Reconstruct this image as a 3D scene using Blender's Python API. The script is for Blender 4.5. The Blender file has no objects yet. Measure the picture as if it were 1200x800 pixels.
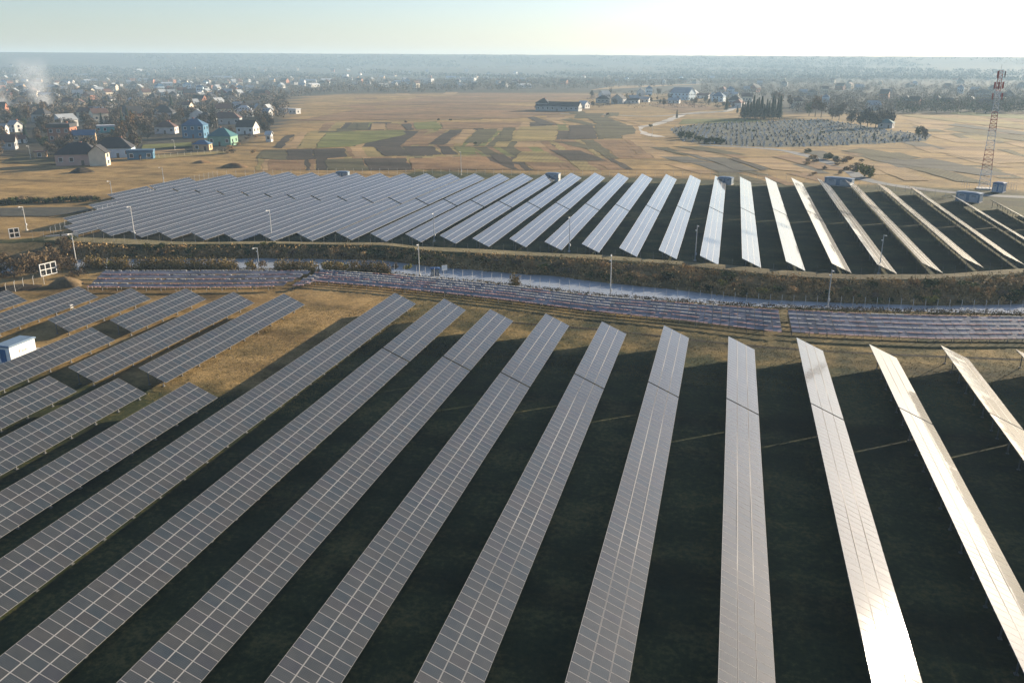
import bpy, math, random
import numpy as np
from mathutils import Vector, Matrix
random.seed(11)
RNG = np.random.default_rng(5)
R = math.radians
col = bpy.context.scene.collection
scene = bpy.context.scene

# ------------------------------------------------------------------ camera geometry (rows run along +Y, camera over the origin)
FPX, PITCH, YAW, CAMH = 980.36, 0.321195, 0.249582, 41.575
TAU, WID, ZLOW = 0.423666, 4.378, 0.8
CT, ST = math.cos(TAU), math.sin(TAU)
ZTOP = ZLOW + WID * ST
_r = np.array([math.cos(YAW), math.sin(YAW), 0.0])
_f = np.array([-math.sin(YAW), math.cos(YAW), 0.0])
_u = np.array([0, 0, 1.0])
_z = _f * math.cos(PITCH) - _u * math.sin(PITCH)
_up = _f * math.sin(PITCH) + _u * math.cos(PITCH)

def at(px, py, z=0.0):
    """ground point (height z) seen at a pixel of the 1200x800 photograph"""
    d = _r * (px - 600) / FPX - _up * (py - 400) / FPX + _z
    t = (z - CAMH) / d[2]
    return np.array([0, 0, CAMH]) + d * t

def pj(p):
    q = np.asarray(p, float) - [0, 0, CAMH]
    zc = q @ _z
    return 600 + FPX * (q @ _r) / zc, 400 - FPX * (q @ _up) / zc, zc

def ppm(py):
    return (py - 74) / 43.8

# ------------------------------------------------------------------ materials
def new_mat(name):
    m = bpy.data.materials.new(name); m.use_nodes = True
    nt = m.node_tree
    return m, nt, nt.nodes['Principled BSDF']

def mat(name, c, rough=0.7, var=0.18, scale=1.5, metal=0.0, spec=0.3, c2=None, bump=0.0, rnd=0.0, coords='Object'):
    m, nt, b = new_mat(name)
    tc = nt.nodes.new('ShaderNodeTexCoord')
    n = nt.nodes.new('ShaderNodeTexNoise'); n.inputs['Scale'].default_value = scale; n.inputs['Detail'].default_value = 5
    nt.links.new(tc.outputs[coords], n.inputs['Vector'])
    ramp = nt.nodes.new('ShaderNodeValToRGB')
    a = c2 if c2 else tuple(x * (1 - var) for x in c)
    bb = c if c2 else tuple(min(1, x * (1 + var)) for x in c)
    ramp.color_ramp.elements[0].position = .36; ramp.color_ramp.elements[0].color = (*a, 1)
    ramp.color_ramp.elements[1].position = .66; ramp.color_ramp.elements[1].color = (*bb, 1)
    nt.links.new(n.outputs['Fac'], ramp.inputs['Fac'])
    out = ramp.outputs['Color']
    if rnd:
        oi = nt.nodes.new('ShaderNodeObjectInfo')
        hsv = nt.nodes.new('ShaderNodeHueSaturation')
        mr = nt.nodes.new('ShaderNodeMapRange'); mr.inputs['To Min'].default_value = 1 - rnd; mr.inputs['To Max'].default_value = 1 + rnd
        mh = nt.nodes.new('ShaderNodeMapRange'); mh.inputs['To Min'].default_value = .5 - rnd * .05; mh.inputs['To Max'].default_value = .5 + rnd * .05
        nt.links.new(oi.outputs['Random'], mr.inputs['Value']); nt.links.new(oi.outputs['Random'], mh.inputs['Value'])
        nt.links.new(mr.outputs[0], hsv.inputs['Value']); nt.links.new(mh.outputs[0], hsv.inputs['Hue'])
        nt.links.new(out, hsv.inputs['Color']); out = hsv.outputs['Color']
    nt.links.new(out, b.inputs['Base Color'])
    b.inputs['Roughness'].default_value = rough; b.inputs['Metallic'].default_value = metal
    b.inputs['Specular IOR Level'].default_value = spec
    if bump:
        bp = nt.nodes.new('ShaderNodeBump'); bp.inputs['Strength'].default_value = bump; bp.inputs['Distance'].default_value = .2
        nt.links.new(n.outputs['Fac'], bp.inputs['Height']); nt.links.new(bp.outputs['Normal'], b.inputs['Normal'])
    return m

def ramp_node(nt, fac, stops):
    r = nt.nodes.new('ShaderNodeValToRGB')
    e = r.color_ramp.elements
    while len(e) < len(stops): e.new(0.5)
    for k, (p, c) in enumerate(stops):
        e[k].position = p; e[k].color = (*c, 1)
    nt.links.new(fac, r.inputs['Fac'])
    return r.outputs['Color']

def noise_node(nt, vec, scale, detail=6, rough=.6):
    n = nt.nodes.new('ShaderNodeTexNoise'); n.inputs['Scale'].default_value = scale
    n.inputs['Detail'].default_value = detail; n.inputs['Roughness'].default_value = rough
    nt.links.new(vec, n.inputs['Vector'])
    return n.outputs['Fac']

def mix_node(nt, fac, a, b, mode='MIX'):
    m = nt.nodes.new('ShaderNodeMix'); m.data_type = 'RGBA'; m.blend_type = mode
    if isinstance(fac, float): m.inputs[0].default_value = fac
    else: nt.links.new(fac, m.inputs[0])
    for i, s in ((6, a), (7, b)):
        if isinstance(s, tuple): m.inputs[i].default_value = (*s, 1)
        else: nt.links.new(s, m.inputs[i])
    return m.outputs[2]

def ground_like(name, dark, mid, light, fine=1.6, mids=.16, big=.018, attr=None, attr_cols=None, stripe=None, bump=.5):
    """earth or grass whose colour wanders at three sizes; world position drives it"""
    m, nt, b = new_mat(name)
    g = nt.nodes.new('ShaderNodeNewGeometry'); P = g.outputs['Position']
    n1 = noise_node(nt, P, fine, 5, .7); n2 = noise_node(nt, P, mids, 6, .65); n3 = noise_node(nt, P, big, 5, .6)
    a = nt.nodes.new('ShaderNodeMath'); a.operation = 'MULTIPLY_ADD'; a.inputs[1].default_value = .45
    nt.links.new(n1, a.inputs[0])
    c = nt.nodes.new('ShaderNodeMath'); c.operation = 'MULTIPLY'; c.inputs[1].default_value = .55
    nt.links.new(n2, c.inputs[0]); nt.links.new(c.outputs[0], a.inputs[2])
    colr = ramp_node(nt, a.outputs[0], [(.34, dark), (.5, mid), (.68, light)])
    if attr:
        at_ = nt.nodes.new('ShaderNodeAttribute'); at_.attribute_name = attr
        sep = nt.nodes.new('ShaderNodeSeparateColor'); nt.links.new(at_.outputs['Color'], sep.inputs[0])
        for ch, cols in enumerate(attr_cols):
            alt = ramp_node(nt, a.outputs[0], [(.34, cols[0]), (.5, cols[1]), (.68, cols[2])])
            # ragged edge: attribute plus noise through a steep ramp
            ad = nt.nodes.new('ShaderNodeMath'); ad.operation = 'ADD'; nt.links.new(sep.outputs[ch], ad.inputs[0])
            sb = nt.nodes.new('ShaderNodeMath'); sb.operation = 'MULTIPLY_ADD'; sb.inputs[1].default_value = .9; sb.inputs[2].default_value = -.45
            nt.links.new(n2, sb.inputs[0]); nt.links.new(sb.outputs[0], ad.inputs[1])
            mr = nt.nodes.new('ShaderNodeMapRange'); mr.inputs['From Min'].default_value = .25; mr.inputs['From Max'].default_value = .75
            nt.links.new(ad.outputs[0], mr.inputs['Value'])
            colr = mix_node(nt, mr.outputs[0], colr, alt)
    mp0 = nt.nodes.new('ShaderNodeMapping'); mp0.inputs['Rotation'].default_value = (0, 0, .22); mp0.inputs['Scale'].default_value = (.012, .075, .05)
    nt.links.new(P, mp0.inputs['Vector']); n4 = noise_node(nt, mp0.outputs[0], 1.0, 6, .65)
    colr = mix_node(nt, 1.0, colr, ramp_node(nt, n4, [(.36, (.52, .50, .50)), (.5, (1.0, 1.0, 1.0)), (.68, (1.22, 1.2, 1.12))]), 'MULTIPLY')
    big_m = ramp_node(nt, n3, [(.3, (.74, .76, .74)), (.7, (1.22, 1.16, 1.1))])
    colr = mix_node(nt, 1.0, colr, big_m, 'MULTIPLY')
    if stripe:
        ang, period, amt = stripe
        mp = nt.nodes.new('ShaderNodeMapping'); mp.vector_type = 'POINT'; mp.inputs['Rotation'].default_value = (0, 0, ang)
        nt.links.new(P, mp.inputs['Vector'])
        w = nt.nodes.new('ShaderNodeTexWave'); w.inputs['Scale'].default_value = 1 / period; w.inputs['Distortion'].default_value = 2.5
        w.inputs['Detail'].default_value = 3; nt.links.new(mp.outputs[0], w.inputs['Vector'])
        st = ramp_node(nt, w.outputs['Fac'], [(.2, (1 - amt,) * 3), (.8, (1 + amt * .6,) * 3)])
        colr = mix_node(nt, 1.0, colr, st, 'MULTIPLY')
    nt.links.new(colr, b.inputs['Base Color'])
    b.inputs['Roughness'].default_value = .95; b.inputs['Specular IOR Level'].default_value = .08
    if bump:
        bp = nt.nodes.new('ShaderNodeBump'); bp.inputs['Strength'].default_value = bump; bp.inputs['Distance'].default_value = .5
        nt.links.new(a.outputs[0], bp.inputs['Height']); nt.links.new(bp.outputs['Normal'], b.inputs['Normal'])
    return m

M = {}
def panel_glass(name, lines=False):
    m, nt, b = new_mat(name)
    oi = nt.nodes.new('ShaderNodeObjectInfo'); tc = nt.nodes.new('ShaderNodeTexCoord')
    g = nt.nodes.new('ShaderNodeNewGeometry')
    n = noise_node(nt, g.outputs['Position'], .8, 3, .5)
    # a different tone for every metre of row: cell of world Y and of the strip
    wn = nt.nodes.new('ShaderNodeTexWhiteNoise'); wn.noise_dimensions = '3D'
    mp = nt.nodes.new('ShaderNodeMapping'); mp.inputs['Scale'].default_value = (.75, .99, 0)
    fl = nt.nodes.new('ShaderNodeVectorMath'); fl.operation = 'FLOOR'
    nt.links.new(g.outputs['Position'], mp.inputs['Vector']); nt.links.new(mp.outputs[0], fl.inputs[0]); nt.links.new(fl.outputs[0], wn.inputs['Vector'])
    rnd = wn.outputs['Value'] if lines else oi.outputs['Random']
    c = ramp_node(nt, rnd, [(.0, (.022, .031, .038)), (.3, (.026, .032, .037)), (.65, (.030, .034, .036)), (.85, (.034, .035, .036)), (1.0, (.026, .030, .038))])
    # cell grid of 6 x 10 with pale joints
    sx = nt.nodes.new('ShaderNodeSeparateXYZ'); nt.links.new(tc.outputs['Object'], sx.inputs[0])
    def grid(out, period, w):
        d = nt.nodes.new('ShaderNodeMath'); d.operation = 'DIVIDE'; d.inputs[1].default_value = period; nt.links.new(out, d.inputs[0])
        fr = nt.nodes.new('ShaderNodeMath'); fr.operation = 'FRACT'; nt.links.new(d.outputs[0], fr.inputs[0])
        lt = nt.nodes.new('ShaderNodeMath'); lt.operation = 'LESS_THAN'; lt.inputs[1].default_value = w; nt.links.new(fr.outputs[0], lt.inputs[0])
        return lt.outputs[0]
    if lines:
        mx = grid(sx.outputs[1], 1.01, .075)
        c = mix_node(nt, mx, c, (.16, .165, .17))
    else:
        ga = grid(sx.outputs[0], .137, .045); gb = grid(sx.outputs[1], .154, .05)
        mxm = nt.nodes.new('ShaderNodeMath'); mxm.operation = 'MAXIMUM'; nt.links.new(ga, mxm.inputs[0]); nt.links.new(gb, mxm.inputs[1])
        c = mix_node(nt, mxm.outputs[0], c, (.07, .075, .082))
    dust = ramp_node(nt, n, [(.3, (.002, .002, .002)), (.8, (.016, .0145, .012))])
    c = mix_node(nt, 1.0, c, dust, 'ADD')
    nt.links.new(c, b.inputs['Base Color'])
    b.inputs['Roughness'].default_value = .55; b.inputs['Specular IOR Level'].default_value = .16 if lines else .022
    b.inputs['Coat Weight'].default_value = .95; b.inputs['Coat Roughness'].default_value = .05; b.inputs['Coat IOR'].default_value = 1.5
    # the glass is textured: a soft ripple in its coat
    bp = nt.nodes.new('ShaderNodeBump'); bp.inputs['Strength'].default_value = .015 if lines else .04; bp.inputs['Distance'].default_value = .02
    nt.links.new(noise_node(nt, g.outputs['Position'], 1.3, 2, .5), bp.inputs['Height']); nt.links.new(bp.outputs['Normal'], b.inputs['Coat Normal'])
    return m

M['glass'] = panel_glass('panel_glass')
M['glass_far'] = panel_glass('panel_glass_strip', True)
M['alu'] = mat('aluminium_frame', (.23, .23, .235), .65, .06, 3, 0, .1)
M['alu_far'] = mat('pale_aluminium', (.46, .455, .45), .5, .06, 3, 0, .4)  # paler copy of the frame colour, for crisp lines on far rows
M['steel'] = mat('galvanised_steel', (.16, .165, .17), .5, .15, 4, .5, .4)
M['backsheet'] = mat('white_backsheet', (.30, .30, .31), .6, .05, 4)
M['white'] = mat('white_paint', (.78, .77, .74), .55, .05, 1)
M['concrete'] = mat('pale_concrete', (.46, .44, .41), .85, .14, 1.2)
M['pole_white'] = mat('pale_pole', (.62, .60, .56), .7, .1, 2)
M['pole_grey'] = mat('grey_pole', (.40, .41, .42), .6, .1, 2)
M['roof_blue'] = mat('blue_sheet_roof', (.14, .20, .27), .5, .1, 2)
M['wall_blue'] = mat('blue_cabinet', (.05, .13, .26), .5, .12, 2)
M['navy_blue'] = mat('deep_blue_paint', (.02, .06, .16), .45, .15, 2)
M['red'] = mat('red_paint', (.38, .035, .025), .5, .1, 2)
M['mast_red'] = mat('mast_red', (.34, .07, .055), .6, .15, .5)
M['mast_white'] = mat('mast_white', (.66, .65, .64), .6, .1, .5)
M['dark'] = mat('dark_opening', (.015, .016, .018), .3, .2, 1)
M['pane'] = mat('window_glass', (.03, .035, .045), .12, .2, 1, 0, .6)
M['soil'] = ground_like('dug_soil', (.10, .075, .05), (.24, .175, .10), (.34, .25, .15))
M['track'] = ground_like('grassy_track', (.10, .092, .05), (.175, .15, .085), (.27, .225, .135), 2.2, .3)
M['road'] = ground_like('gravel_road', (.34, .32, .29), (.44, .42, .39), (.52, .50, .46), 1.2, .25, bump=.1)
M['asphalt'] = ground_like('worn_asphalt', (.15, .16, .17), (.20, .21, .22), (.26, .26, .26), 1.2, .2, bump=.1)
M['low_panel'] = mat('violet_panel', (.135, .122, .130), .35, .45, .6, 0, .5, rnd=.2)
M['rail_red'] = mat('pinkish_rail', (.42, .25, .22), .75, .35, 1.2)

# ------------------------------------------------------------------ mesh helpers
class MB:
    def __init__(s): s.v = []; s.f = []; s.m = []
    def quadface(s, pts, mi=0):
        b = len(s.v); s.v += [tuple(p) for p in pts]; s.f.append(tuple(range(b, b + len(pts)))); s.m.append(mi)
    def box(s, c, d, rz=0.0, mi=0, top=1.0):
        b = len(s.v); cr, sr = math.cos(rz), math.sin(rz)
        for k, (sx, sy, sz) in enumerate(((-1,-1,-1),(1,-1,-1),(1,1,-1),(-1,1,-1),(-1,-1,1),(1,-1,1),(1,1,1),(-1,1,1))):
            t = top if sz > 0 else 1.0
            x, y = sx * d[0] / 2 * t, sy * d[1] / 2 * t
            s.v.append((c[0] + x * cr - y * sr, c[1] + x * sr + y * cr, c[2] + sz * d[2] / 2))
        for f in ((0,3,2,1),(4,5,6,7),(0,1,5,4),(1,2,6,5),(2,3,7,6),(3,0,4,7)):
            s.f.append(tuple(b + i for i in f)); s.m.append(mi)
    def tube(s, p0, p1, r0, r1=None, n=6, mi=0, cap=True):
        r1 = r0 if r1 is None else r1
        p0, p1 = Vector(p0), Vector(p1); d = (p1 - p0)
        if d.length < 1e-6: return
        q = d.to_track_quat('Z', 'Y'); b = len(s.v)
        for (p, r) in ((p0, r0), (p1, r1)):
            for i in range(n):
                a = 2 * math.pi * i / n
                s.v.append(tuple(p + q @ Vector((r * math.cos(a), r * math.sin(a), 0))))
        for i in range(n):
            j = (i + 1) % n
            s.f.append((b + i, b + j, b + n + j, b + n + i)); s.m.append(mi)
        if cap:
            s.f.append(tuple(b + i for i in range(n - 1, -1, -1))); s.m.append(mi)
            s.f.append(tuple(b + n + i for i in range(n))); s.m.append(mi)
    def mesh(s, name, mats, smooth=False):
        me = bpy.data.meshes.new(name); me.from_pydata(s.v, [], s.f)
        for m in mats: me.materials.append(m)
        if len(mats) > 1: me.polygons.foreach_set('material_index', s.m)
        if smooth: me.polygons.foreach_set('use_smooth', [True] * len(s.f))
        me.update(); return me

def link(name, me, parent=None, loc=(0, 0, 0), rot=(0, 0, 0)):
    o = bpy.data.objects.new(name, me); col.objects.link(o)
    o.location = loc; o.rotation_euler = rot
    if parent is not None: o.parent = parent
    return o

def tag(o, label=None, cat=None, group=None, kind=None):
    if label: o['label'] = label
    if cat: o['category'] = cat
    if group: o['group'] = group
    if kind: o['kind'] = kind
    return o

def thing(name, label, cat, loc, rz=0.0, group=None):
    o = bpy.data.objects.new(name, None); col.objects.link(o)
    o.empty_display_size = .5; o.location = loc; o.rotation_euler = (0, 0, rz)
    return tag(o, label, cat, group)

def part(name, mb, mats, parent, smooth=False):
    return link(name, mb.mesh(name, mats if isinstance(mats, list) else [mats], smooth), parent)

def arr_mesh(name, verts, faces, mats, mi=None):
    """numpy verts (n,3), faces (m,k) all of one size"""
    me = bpy.data.meshes.new(name)
    n, (m, k) = len(verts), faces.shape
    me.vertices.add(n); me.vertices.foreach_set('co', np.asarray(verts, np.float32).ravel())
    me.loops.add(m * k); me.loops.foreach_set('vertex_index', faces.astype(np.int32).ravel())
    me.polygons.add(m); me.polygons.foreach_set('loop_start', (np.arange(m) * k).astype(np.int32))
    try: me.polygons.foreach_set('loop_total', np.full(m, k, np.int32))
    except Exception: pass
    for x in mats: me.materials.append(x)
    if mi is not None: me.polygons.foreach_set('material_index', mi.astype(np.int32))
    me.update(calc_edges=True); me.validate(); return me

ORD = ['zeroth','first','second','third','fourth','fifth','sixth','seventh','eighth','ninth','tenth','eleventh','twelfth','thirteenth','fourteenth','fifteenth','sixteenth','seventeenth','eighteenth','nineteenth','twentieth','twenty-first','twenty-second','twenty-third','twenty-fourth','twenty-fifth','twenty-sixth','twenty-seventh','twenty-eighth','twenty-ninth','thirtieth','thirty-first','thirty-second','thirty-third','thirty-fourth','thirty-fifth']

# ------------------------------------------------------------------ lines on the land (read as ground points)
def line(px): return np.array([at(x, y)[:2] for x, y in px])
near_bank = line([(0,322),(100,312),(200,313.5),(300,315),(400,318),(450,318),(500,325),(600,333),(700,345),(800,352),(900,358),(1000,361),(1100,364),(1200,366)])
water_far = np.array([at(x, y, -1.3)[:2] for x, y in [(110,304),(200,304),(300,303),(440,305),(500,312),(600,321),(650,324),(700,331),(780,339),(850,347),(900,352),(1000,356),(1100,359),(1200,357)]])
ZD = 1.25
def line_z(px, z): return np.array([at(x, y, z)[:2] for x, y in px])
track_far = line_z([(60,277),(130,279),(200,283),(300,284),(400,286),(500,289),(600,294),(700,299),(800,306),(900,315),(1000,322),(1100,321),(1200,315)], ZD)
track_near = line_z([(60,282),(130,286),(200,290),(300,290),(400,291),(500,294),(600,299),(700,304),(800,311),(900,322),(1000,328),(1100,327),(1200,320)], ZD)
for_sort = lambda a: a[np.argsort(a[:, 0])]
near_bank, water_far, track_far, track_near = map(for_sort, (near_bank, water_far, track_far, track_near))
def yb(x): return np.interp(x, np.r_[-420, near_bank[:, 0], 240], np.r_[80, near_bank[:, 1], 215])
def yw(x): return np.maximum(np.interp(x, np.r_[-420, -160, water_far[:, 0], 240], np.r_[88, 150, water_far[:, 1], 228]) - 1.6, yb(x) + 3.2)
def yt(x): return np.maximum(np.interp(x, np.r_[-420, track_near[:, 0], 240], np.r_[110, track_near[:, 1], 290]), yw(x) + 6)

def ytf(x): return np.maximum(np.interp(x, np.r_[-420, track_far[:, 0], 240], np.r_[114, track_far[:, 1], 296]), yt(x) + 3.0)
def ridge(az):      # height of the far ridge against azimuth from +Y (negative is to the left)
    a = np.degrees(az)
    h = np.interp(a, [-180, -60, -45, -30, -22, -10, 0, 10, 18, 40, 180], [80, 84, 86, 86, 84, 80, 75, 70, 66, 66, 80])
    return h + .5 * np.sin(a * 2.7 + 1) + .4 * np.sin(a * 7.1)
def height(x, y):
    z = np.zeros_like(x)
    b, w, t, tf_ = yb(x), yw(x), yt(x), ytf(x)
    fade = np.clip((x + 175) / 15, 0, 1)
    inr = (x > -420) & (x < 240)
    dz = np.where(y < b - .6, 0, np.where(y < b + 1.4, -(y - b + .6) / 2.0 * 2.0, np.where(y < w, -2.0, np.where(y < w + 4, -2.0 + (y - w) * .34, np.where(y < t, -.64 + (ZD + .64) * np.clip((y - w - 4) / np.maximum(t - w - 4, 1), 0, 1) ** 1.3, np.where(y < tf_, ZD, np.where(y < tf_ + 3, ZD * (1 - (y - tf_) / 3), 0)))))))
    dz = np.where((y >= w + 4) & (y < tf_ + 3), dz * fade + (1 - fade) * np.minimum(dz, 0), dz)
    z += np.where(inr, dz, 0)
    r = np.hypot(x, y); az = np.arctan2(x, y)
    s = np.clip((r - 2600) / 1000, 0, 1); z += 24 * s * s * (3 - 2 * s)
    s = np.clip((r - 3500) / 800, 0, 1); z += (ridge(az) - 26) * s * s * (3 - 2 * s)
    return z

def axis(lo_f, hi_f, step, lo, hi, g=1.10):
    a = list(np.arange(lo_f, hi_f + step / 2, step)); s = step
    while a[-1] < hi: s = min(s * g, 120); a.append(a[-1] + s)
    s = step
    while a[0] > lo: s = min(s * g, 120); a.insert(0, a[0] - s)
    return np.array(a)
xs = axis(-175, 95, 1.6, -4800, 4800)
ys = np.unique(np.r_[axis(128, 200, .8, -300, 4800)])
X, Y = np.meshgrid(xs, ys)
Z = height(X, Y)
nx, ny = len(xs), len(ys)
idx = (np.arange(ny - 1)[:, None] * nx + np.arange(nx - 1)[None, :]).ravel()
gf = np.stack([idx, idx + 1, idx + nx + 1, idx + nx], 1)
M['ground'] = ground_like('meadow_grass', (.010, .019, .010), (.036, .044, .018), (.15, .125, .048), 1.8, .14, .02, 'zone',  # base grass colour darkened to deepen the shade between the near rows
    [((.095, .066, .030), (.255, .174, .075), (.41, .285, .125)),      # R dry gold grass
     ((.09, .075, .035), (.21, .155, .075), (.36, .25, .13)),     # G brown scrubby earth
     ((.028, .027, .022), (.050, .045, .034), (.095, .08, .058))])    # B far mixed town and wood land
gm = arr_mesh('ground', np.stack([X.ravel(), Y.ravel(), Z.ravel()], 1), gf, [M['ground']])
zr = np.zeros((ny, nx)); zg = np.zeros((ny, nx)); zb_ = np.zeros((ny, nx))
B_, W_, T_ = yb(X), yw(X), yt(X)
Rr = np.hypot(X, Y)
# dry grass: by the row ends, the left meadow, open country beyond the far field
zr = np.maximum(zr, np.clip((Y - 112) / 10, 0, 1) * np.clip((B_ - 2 - Y) / 4, 0, 1) * .40)
zr = np.maximum(zr, np.clip((-52 - X) / 6, 0, 1) * np.clip((Y - 84) / 10, 0, 1) * (Y < B_) * .72)
zr = np.maximum(zr, np.clip((-118 - X) / 14, 0, 1) * np.clip((Y - T_ - 2) / 8, 0, 1) * (X > -420) * .95)
zr = np.maximum(zr, np.clip((Y - 324 + .10 * X * (X > 0)) / 8, 0, 1) * .9)
zr = np.maximum(zr, (Y < 84) * (X < -110) * .5)
zg = np.maximum(zg, ((Y > W_) & (Y < T_ - 1) & (X > -420) & (X < 240)) * .9)
zg = np.maximum(zg, ((Y > B_ - 6) & (Y < B_)) * .55)
zb_ = np.clip((Rr - 1150) / 200, 0, 1) * .95
_q = np.stack([X.ravel(), Y.ravel(), 0 * X.ravel()], 1) - [0, 0, CAMH]; _zc = np.maximum(_q @ _z, 1.0)
PX = (600 + FPX * (_q @ _r) / _zc).reshape(X.shape); PY = (400 - FPX * (_q @ _up) / _zc).reshape(X.shape); FR = ((_q @ _z) > 20).reshape(X.shape)
def soft(v, w): return np.clip(v / w + .5, 0, 1)
town = FR * soft(338 - np.maximum(0, PY - 145) * 2.2 + np.maximum(0, 118 - PY) * 6 - PX, 14) * soft(184 - PY, 5)
zb_ = np.maximum(zb_, town * .9)
zb_ = np.maximum(zb_, FR * soft(PX - 840, 40) * soft(112 + np.clip((PX - 835) / 50, 0, 1) * 22 - PY, 4) * .9)
ca = gm.color_attributes.new('zone', 'FLOAT_COLOR', 'POINT')
ca.data.foreach_set('color', np.stack([zr.ravel(), zg.ravel(), zb_.ravel(), np.ones(nx * ny)], 1).astype(np.float32).ravel())
gm.polygons.foreach_set('use_smooth', [True] * len(gm.polygons))
tag(link('ground', gm), 'dry grass plain reaching to the hazy ridge', None, None, 'structure')

# water of the canal
m, nt, b = new_mat('canal_water')
b.inputs['Base Color'].default_value = (.30, .32, .335, 1); b.inputs['Roughness'].default_value = .3; b.inputs['Specular IOR Level'].default_value = .75
g = nt.nodes.new('ShaderNodeNewGeometry'); bp = nt.nodes.new('ShaderNodeBump'); bp.inputs['Strength'].default_value = .3; bp.inputs['Distance'].default_value = .1
nt.links.new(noise_node(nt, g.outputs['Position'], 1.4, 4, .6), bp.inputs['Height']); nt.links.new(bp.outputs['Normal'], b.inputs['Normal'])
M['water'] = m
wb = MB(); wx = np.arange(-418, 238, 3.0)
for x0, x1 in zip(wx[:-1], wx[1:]):
    wb.quadface([(x0, yb(x0) - .3, -1.3), (x1, yb(x1) - .3, -1.3), (x1, yw(x1) + 2.1, -1.3), (x0, yw(x0) + 2.1, -1.3)])
tag(link('canal_water', wb.mesh('canal_water', [M['water']])), 'narrow pale blue canal between the two solar fields', None, None, 'structure')

def strip(name, left, right, z, m, label):
    s = MB()
    for k in range(len(left) - 1):
        s.quadface([(*left[k], z), (*right[k], z), (*right[k + 1], z), (*left[k + 1], z)])
    return tag(link(name, s.mesh(name, [m])), label, None, None, 'structure')
tx = np.arange(-158, 130, 2.5)
tn = np.stack([tx, yt(tx) + .25 + .2 * np.sin(tx * .31)], 1)
tf = np.stack([tx, ytf(tx) - .1 + .3 * np.sin(tx * .23 + 1)], 1)
strip('dirt_track', tn, tf, ZD + .03, M['track'], 'pale grassy track along the front of the far solar field')

def path(name, px, w, m, label, z=.03, world=False):
    P = np.array(px, float) if world else np.array([at(x, y)[:2] for x, y in px])
    # resample smoothly
    t = np.r_[0, np.cumsum(np.hypot(*np.diff(P, axis=0).T))]; tt = np.linspace(0, t[-1], max(12, int(t[-1] / 6)))
    Q = np.stack([np.interp(tt, t, P[:, 0]), np.interp(tt, t, P[:, 1])], 1)
    for _ in range(3): Q[1:-1] = (Q[:-2] + 2 * Q[1:-1] + Q[2:]) / 4
    d = np.gradient(Q, axis=0); n = np.stack([-d[:, 1], d[:, 0]], 1); n /= np.linalg.norm(n, axis=1)[:, None]
    ww = (w / 2 * (1 + .12 * np.sin(tt * .21) + .08 * np.sin(tt * .57)))[:, None]
    return strip(name, Q + n * ww, Q - n * ww, z, m, label)
path('gravel_road', [(774,160.6),(760,158),(748,154.5),(744,152),(750,148.5),(766,147),(785,140.5),(802,133.5),(822,131.5),(850,131),(869,123),(880,117)], 7, M['road'], 'pale gravel road bending up past the cemetery', .05)
path('gravel_road', [(820,170),(870,172.5),(908,174.6),(927,178),(958,186),(983,195),(999,201),(1007,210),(1037,216),(1062,220),(1120,226),(1150,229.5),(1200,231),(1300,236)], 5.5, M['asphalt'], 'grey road running past the mast behind the far solar field', .05)
path('field_path', [(612,134),(560,139),(500,141.5),(420,144),(345,143)], 4, M['track'], 'thin pale farm path behind the field plots', .05)
path('field_path', [(300,188),(400,186.5),(520,183),(600,183)], 2.5, M['track'], 'pale path between two rows of field plots', .06)
path('field_path', [(850,131),(760,137),(700,134),(640,133)], 6, M['asphalt'], 'grey lane in front of the farm buildings', .05)
path('ditch_path', [(600,378),(670,383),(760,391),(850,405),(950,410),(1000,414),(1100,418),(1200,421),(1300,426)], .9, ground_like('shaded_ditch_soil', (.012,.010,.008), (.025,.02,.014), (.05,.04,.026)), 'narrow cable ditch with painted shade running past the ends of the near rows', .012)  # flat strip; the ditch's shade is put into its dark soil colour

# ------------------------------------------------------------------ field plots
F = {
 'dark': ground_like('ploughed_soil', (.030,.025,.020), (.050,.041,.033), (.078,.064,.050), 1.5, .2, stripe=(0.35, 4.0, .25)),
 'olive': ground_like('olive_stubble', (.055,.052,.028), (.085,.078,.042), (.12,.105,.058), 1.5, .2, stripe=(0.35, 5.0, .2)),
 'green': ground_like('winter_green', (.085,.095,.030), (.135,.145,.045), (.20,.185,.07), 1.5, .12, stripe=(0.35, 7.0, .15)),
 'tan': ground_like('tan_stubble', (.20,.135,.065), (.30,.205,.105), (.38,.27,.15), 1.5, .15, stripe=(0.35, 4.0, .1)),
 'yellow': ground_like('yellow_stubble', (.16,.125,.05), (.235,.185,.075), (.30,.245,.11), 1.5, .15, stripe=(-0.1, 6.0, .08)),
 'rust': ground_like('rusty_weeds', (.11,.065,.035), (.20,.125,.065), (.29,.19,.105), 1.0, .12),
 'slate': ground_like('grey_soil', (.055,.058,.055), (.085,.085,.075), (.12,.115,.095), 1.2, .15, stripe=(0.9, 6.0, .2)),
}
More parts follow.
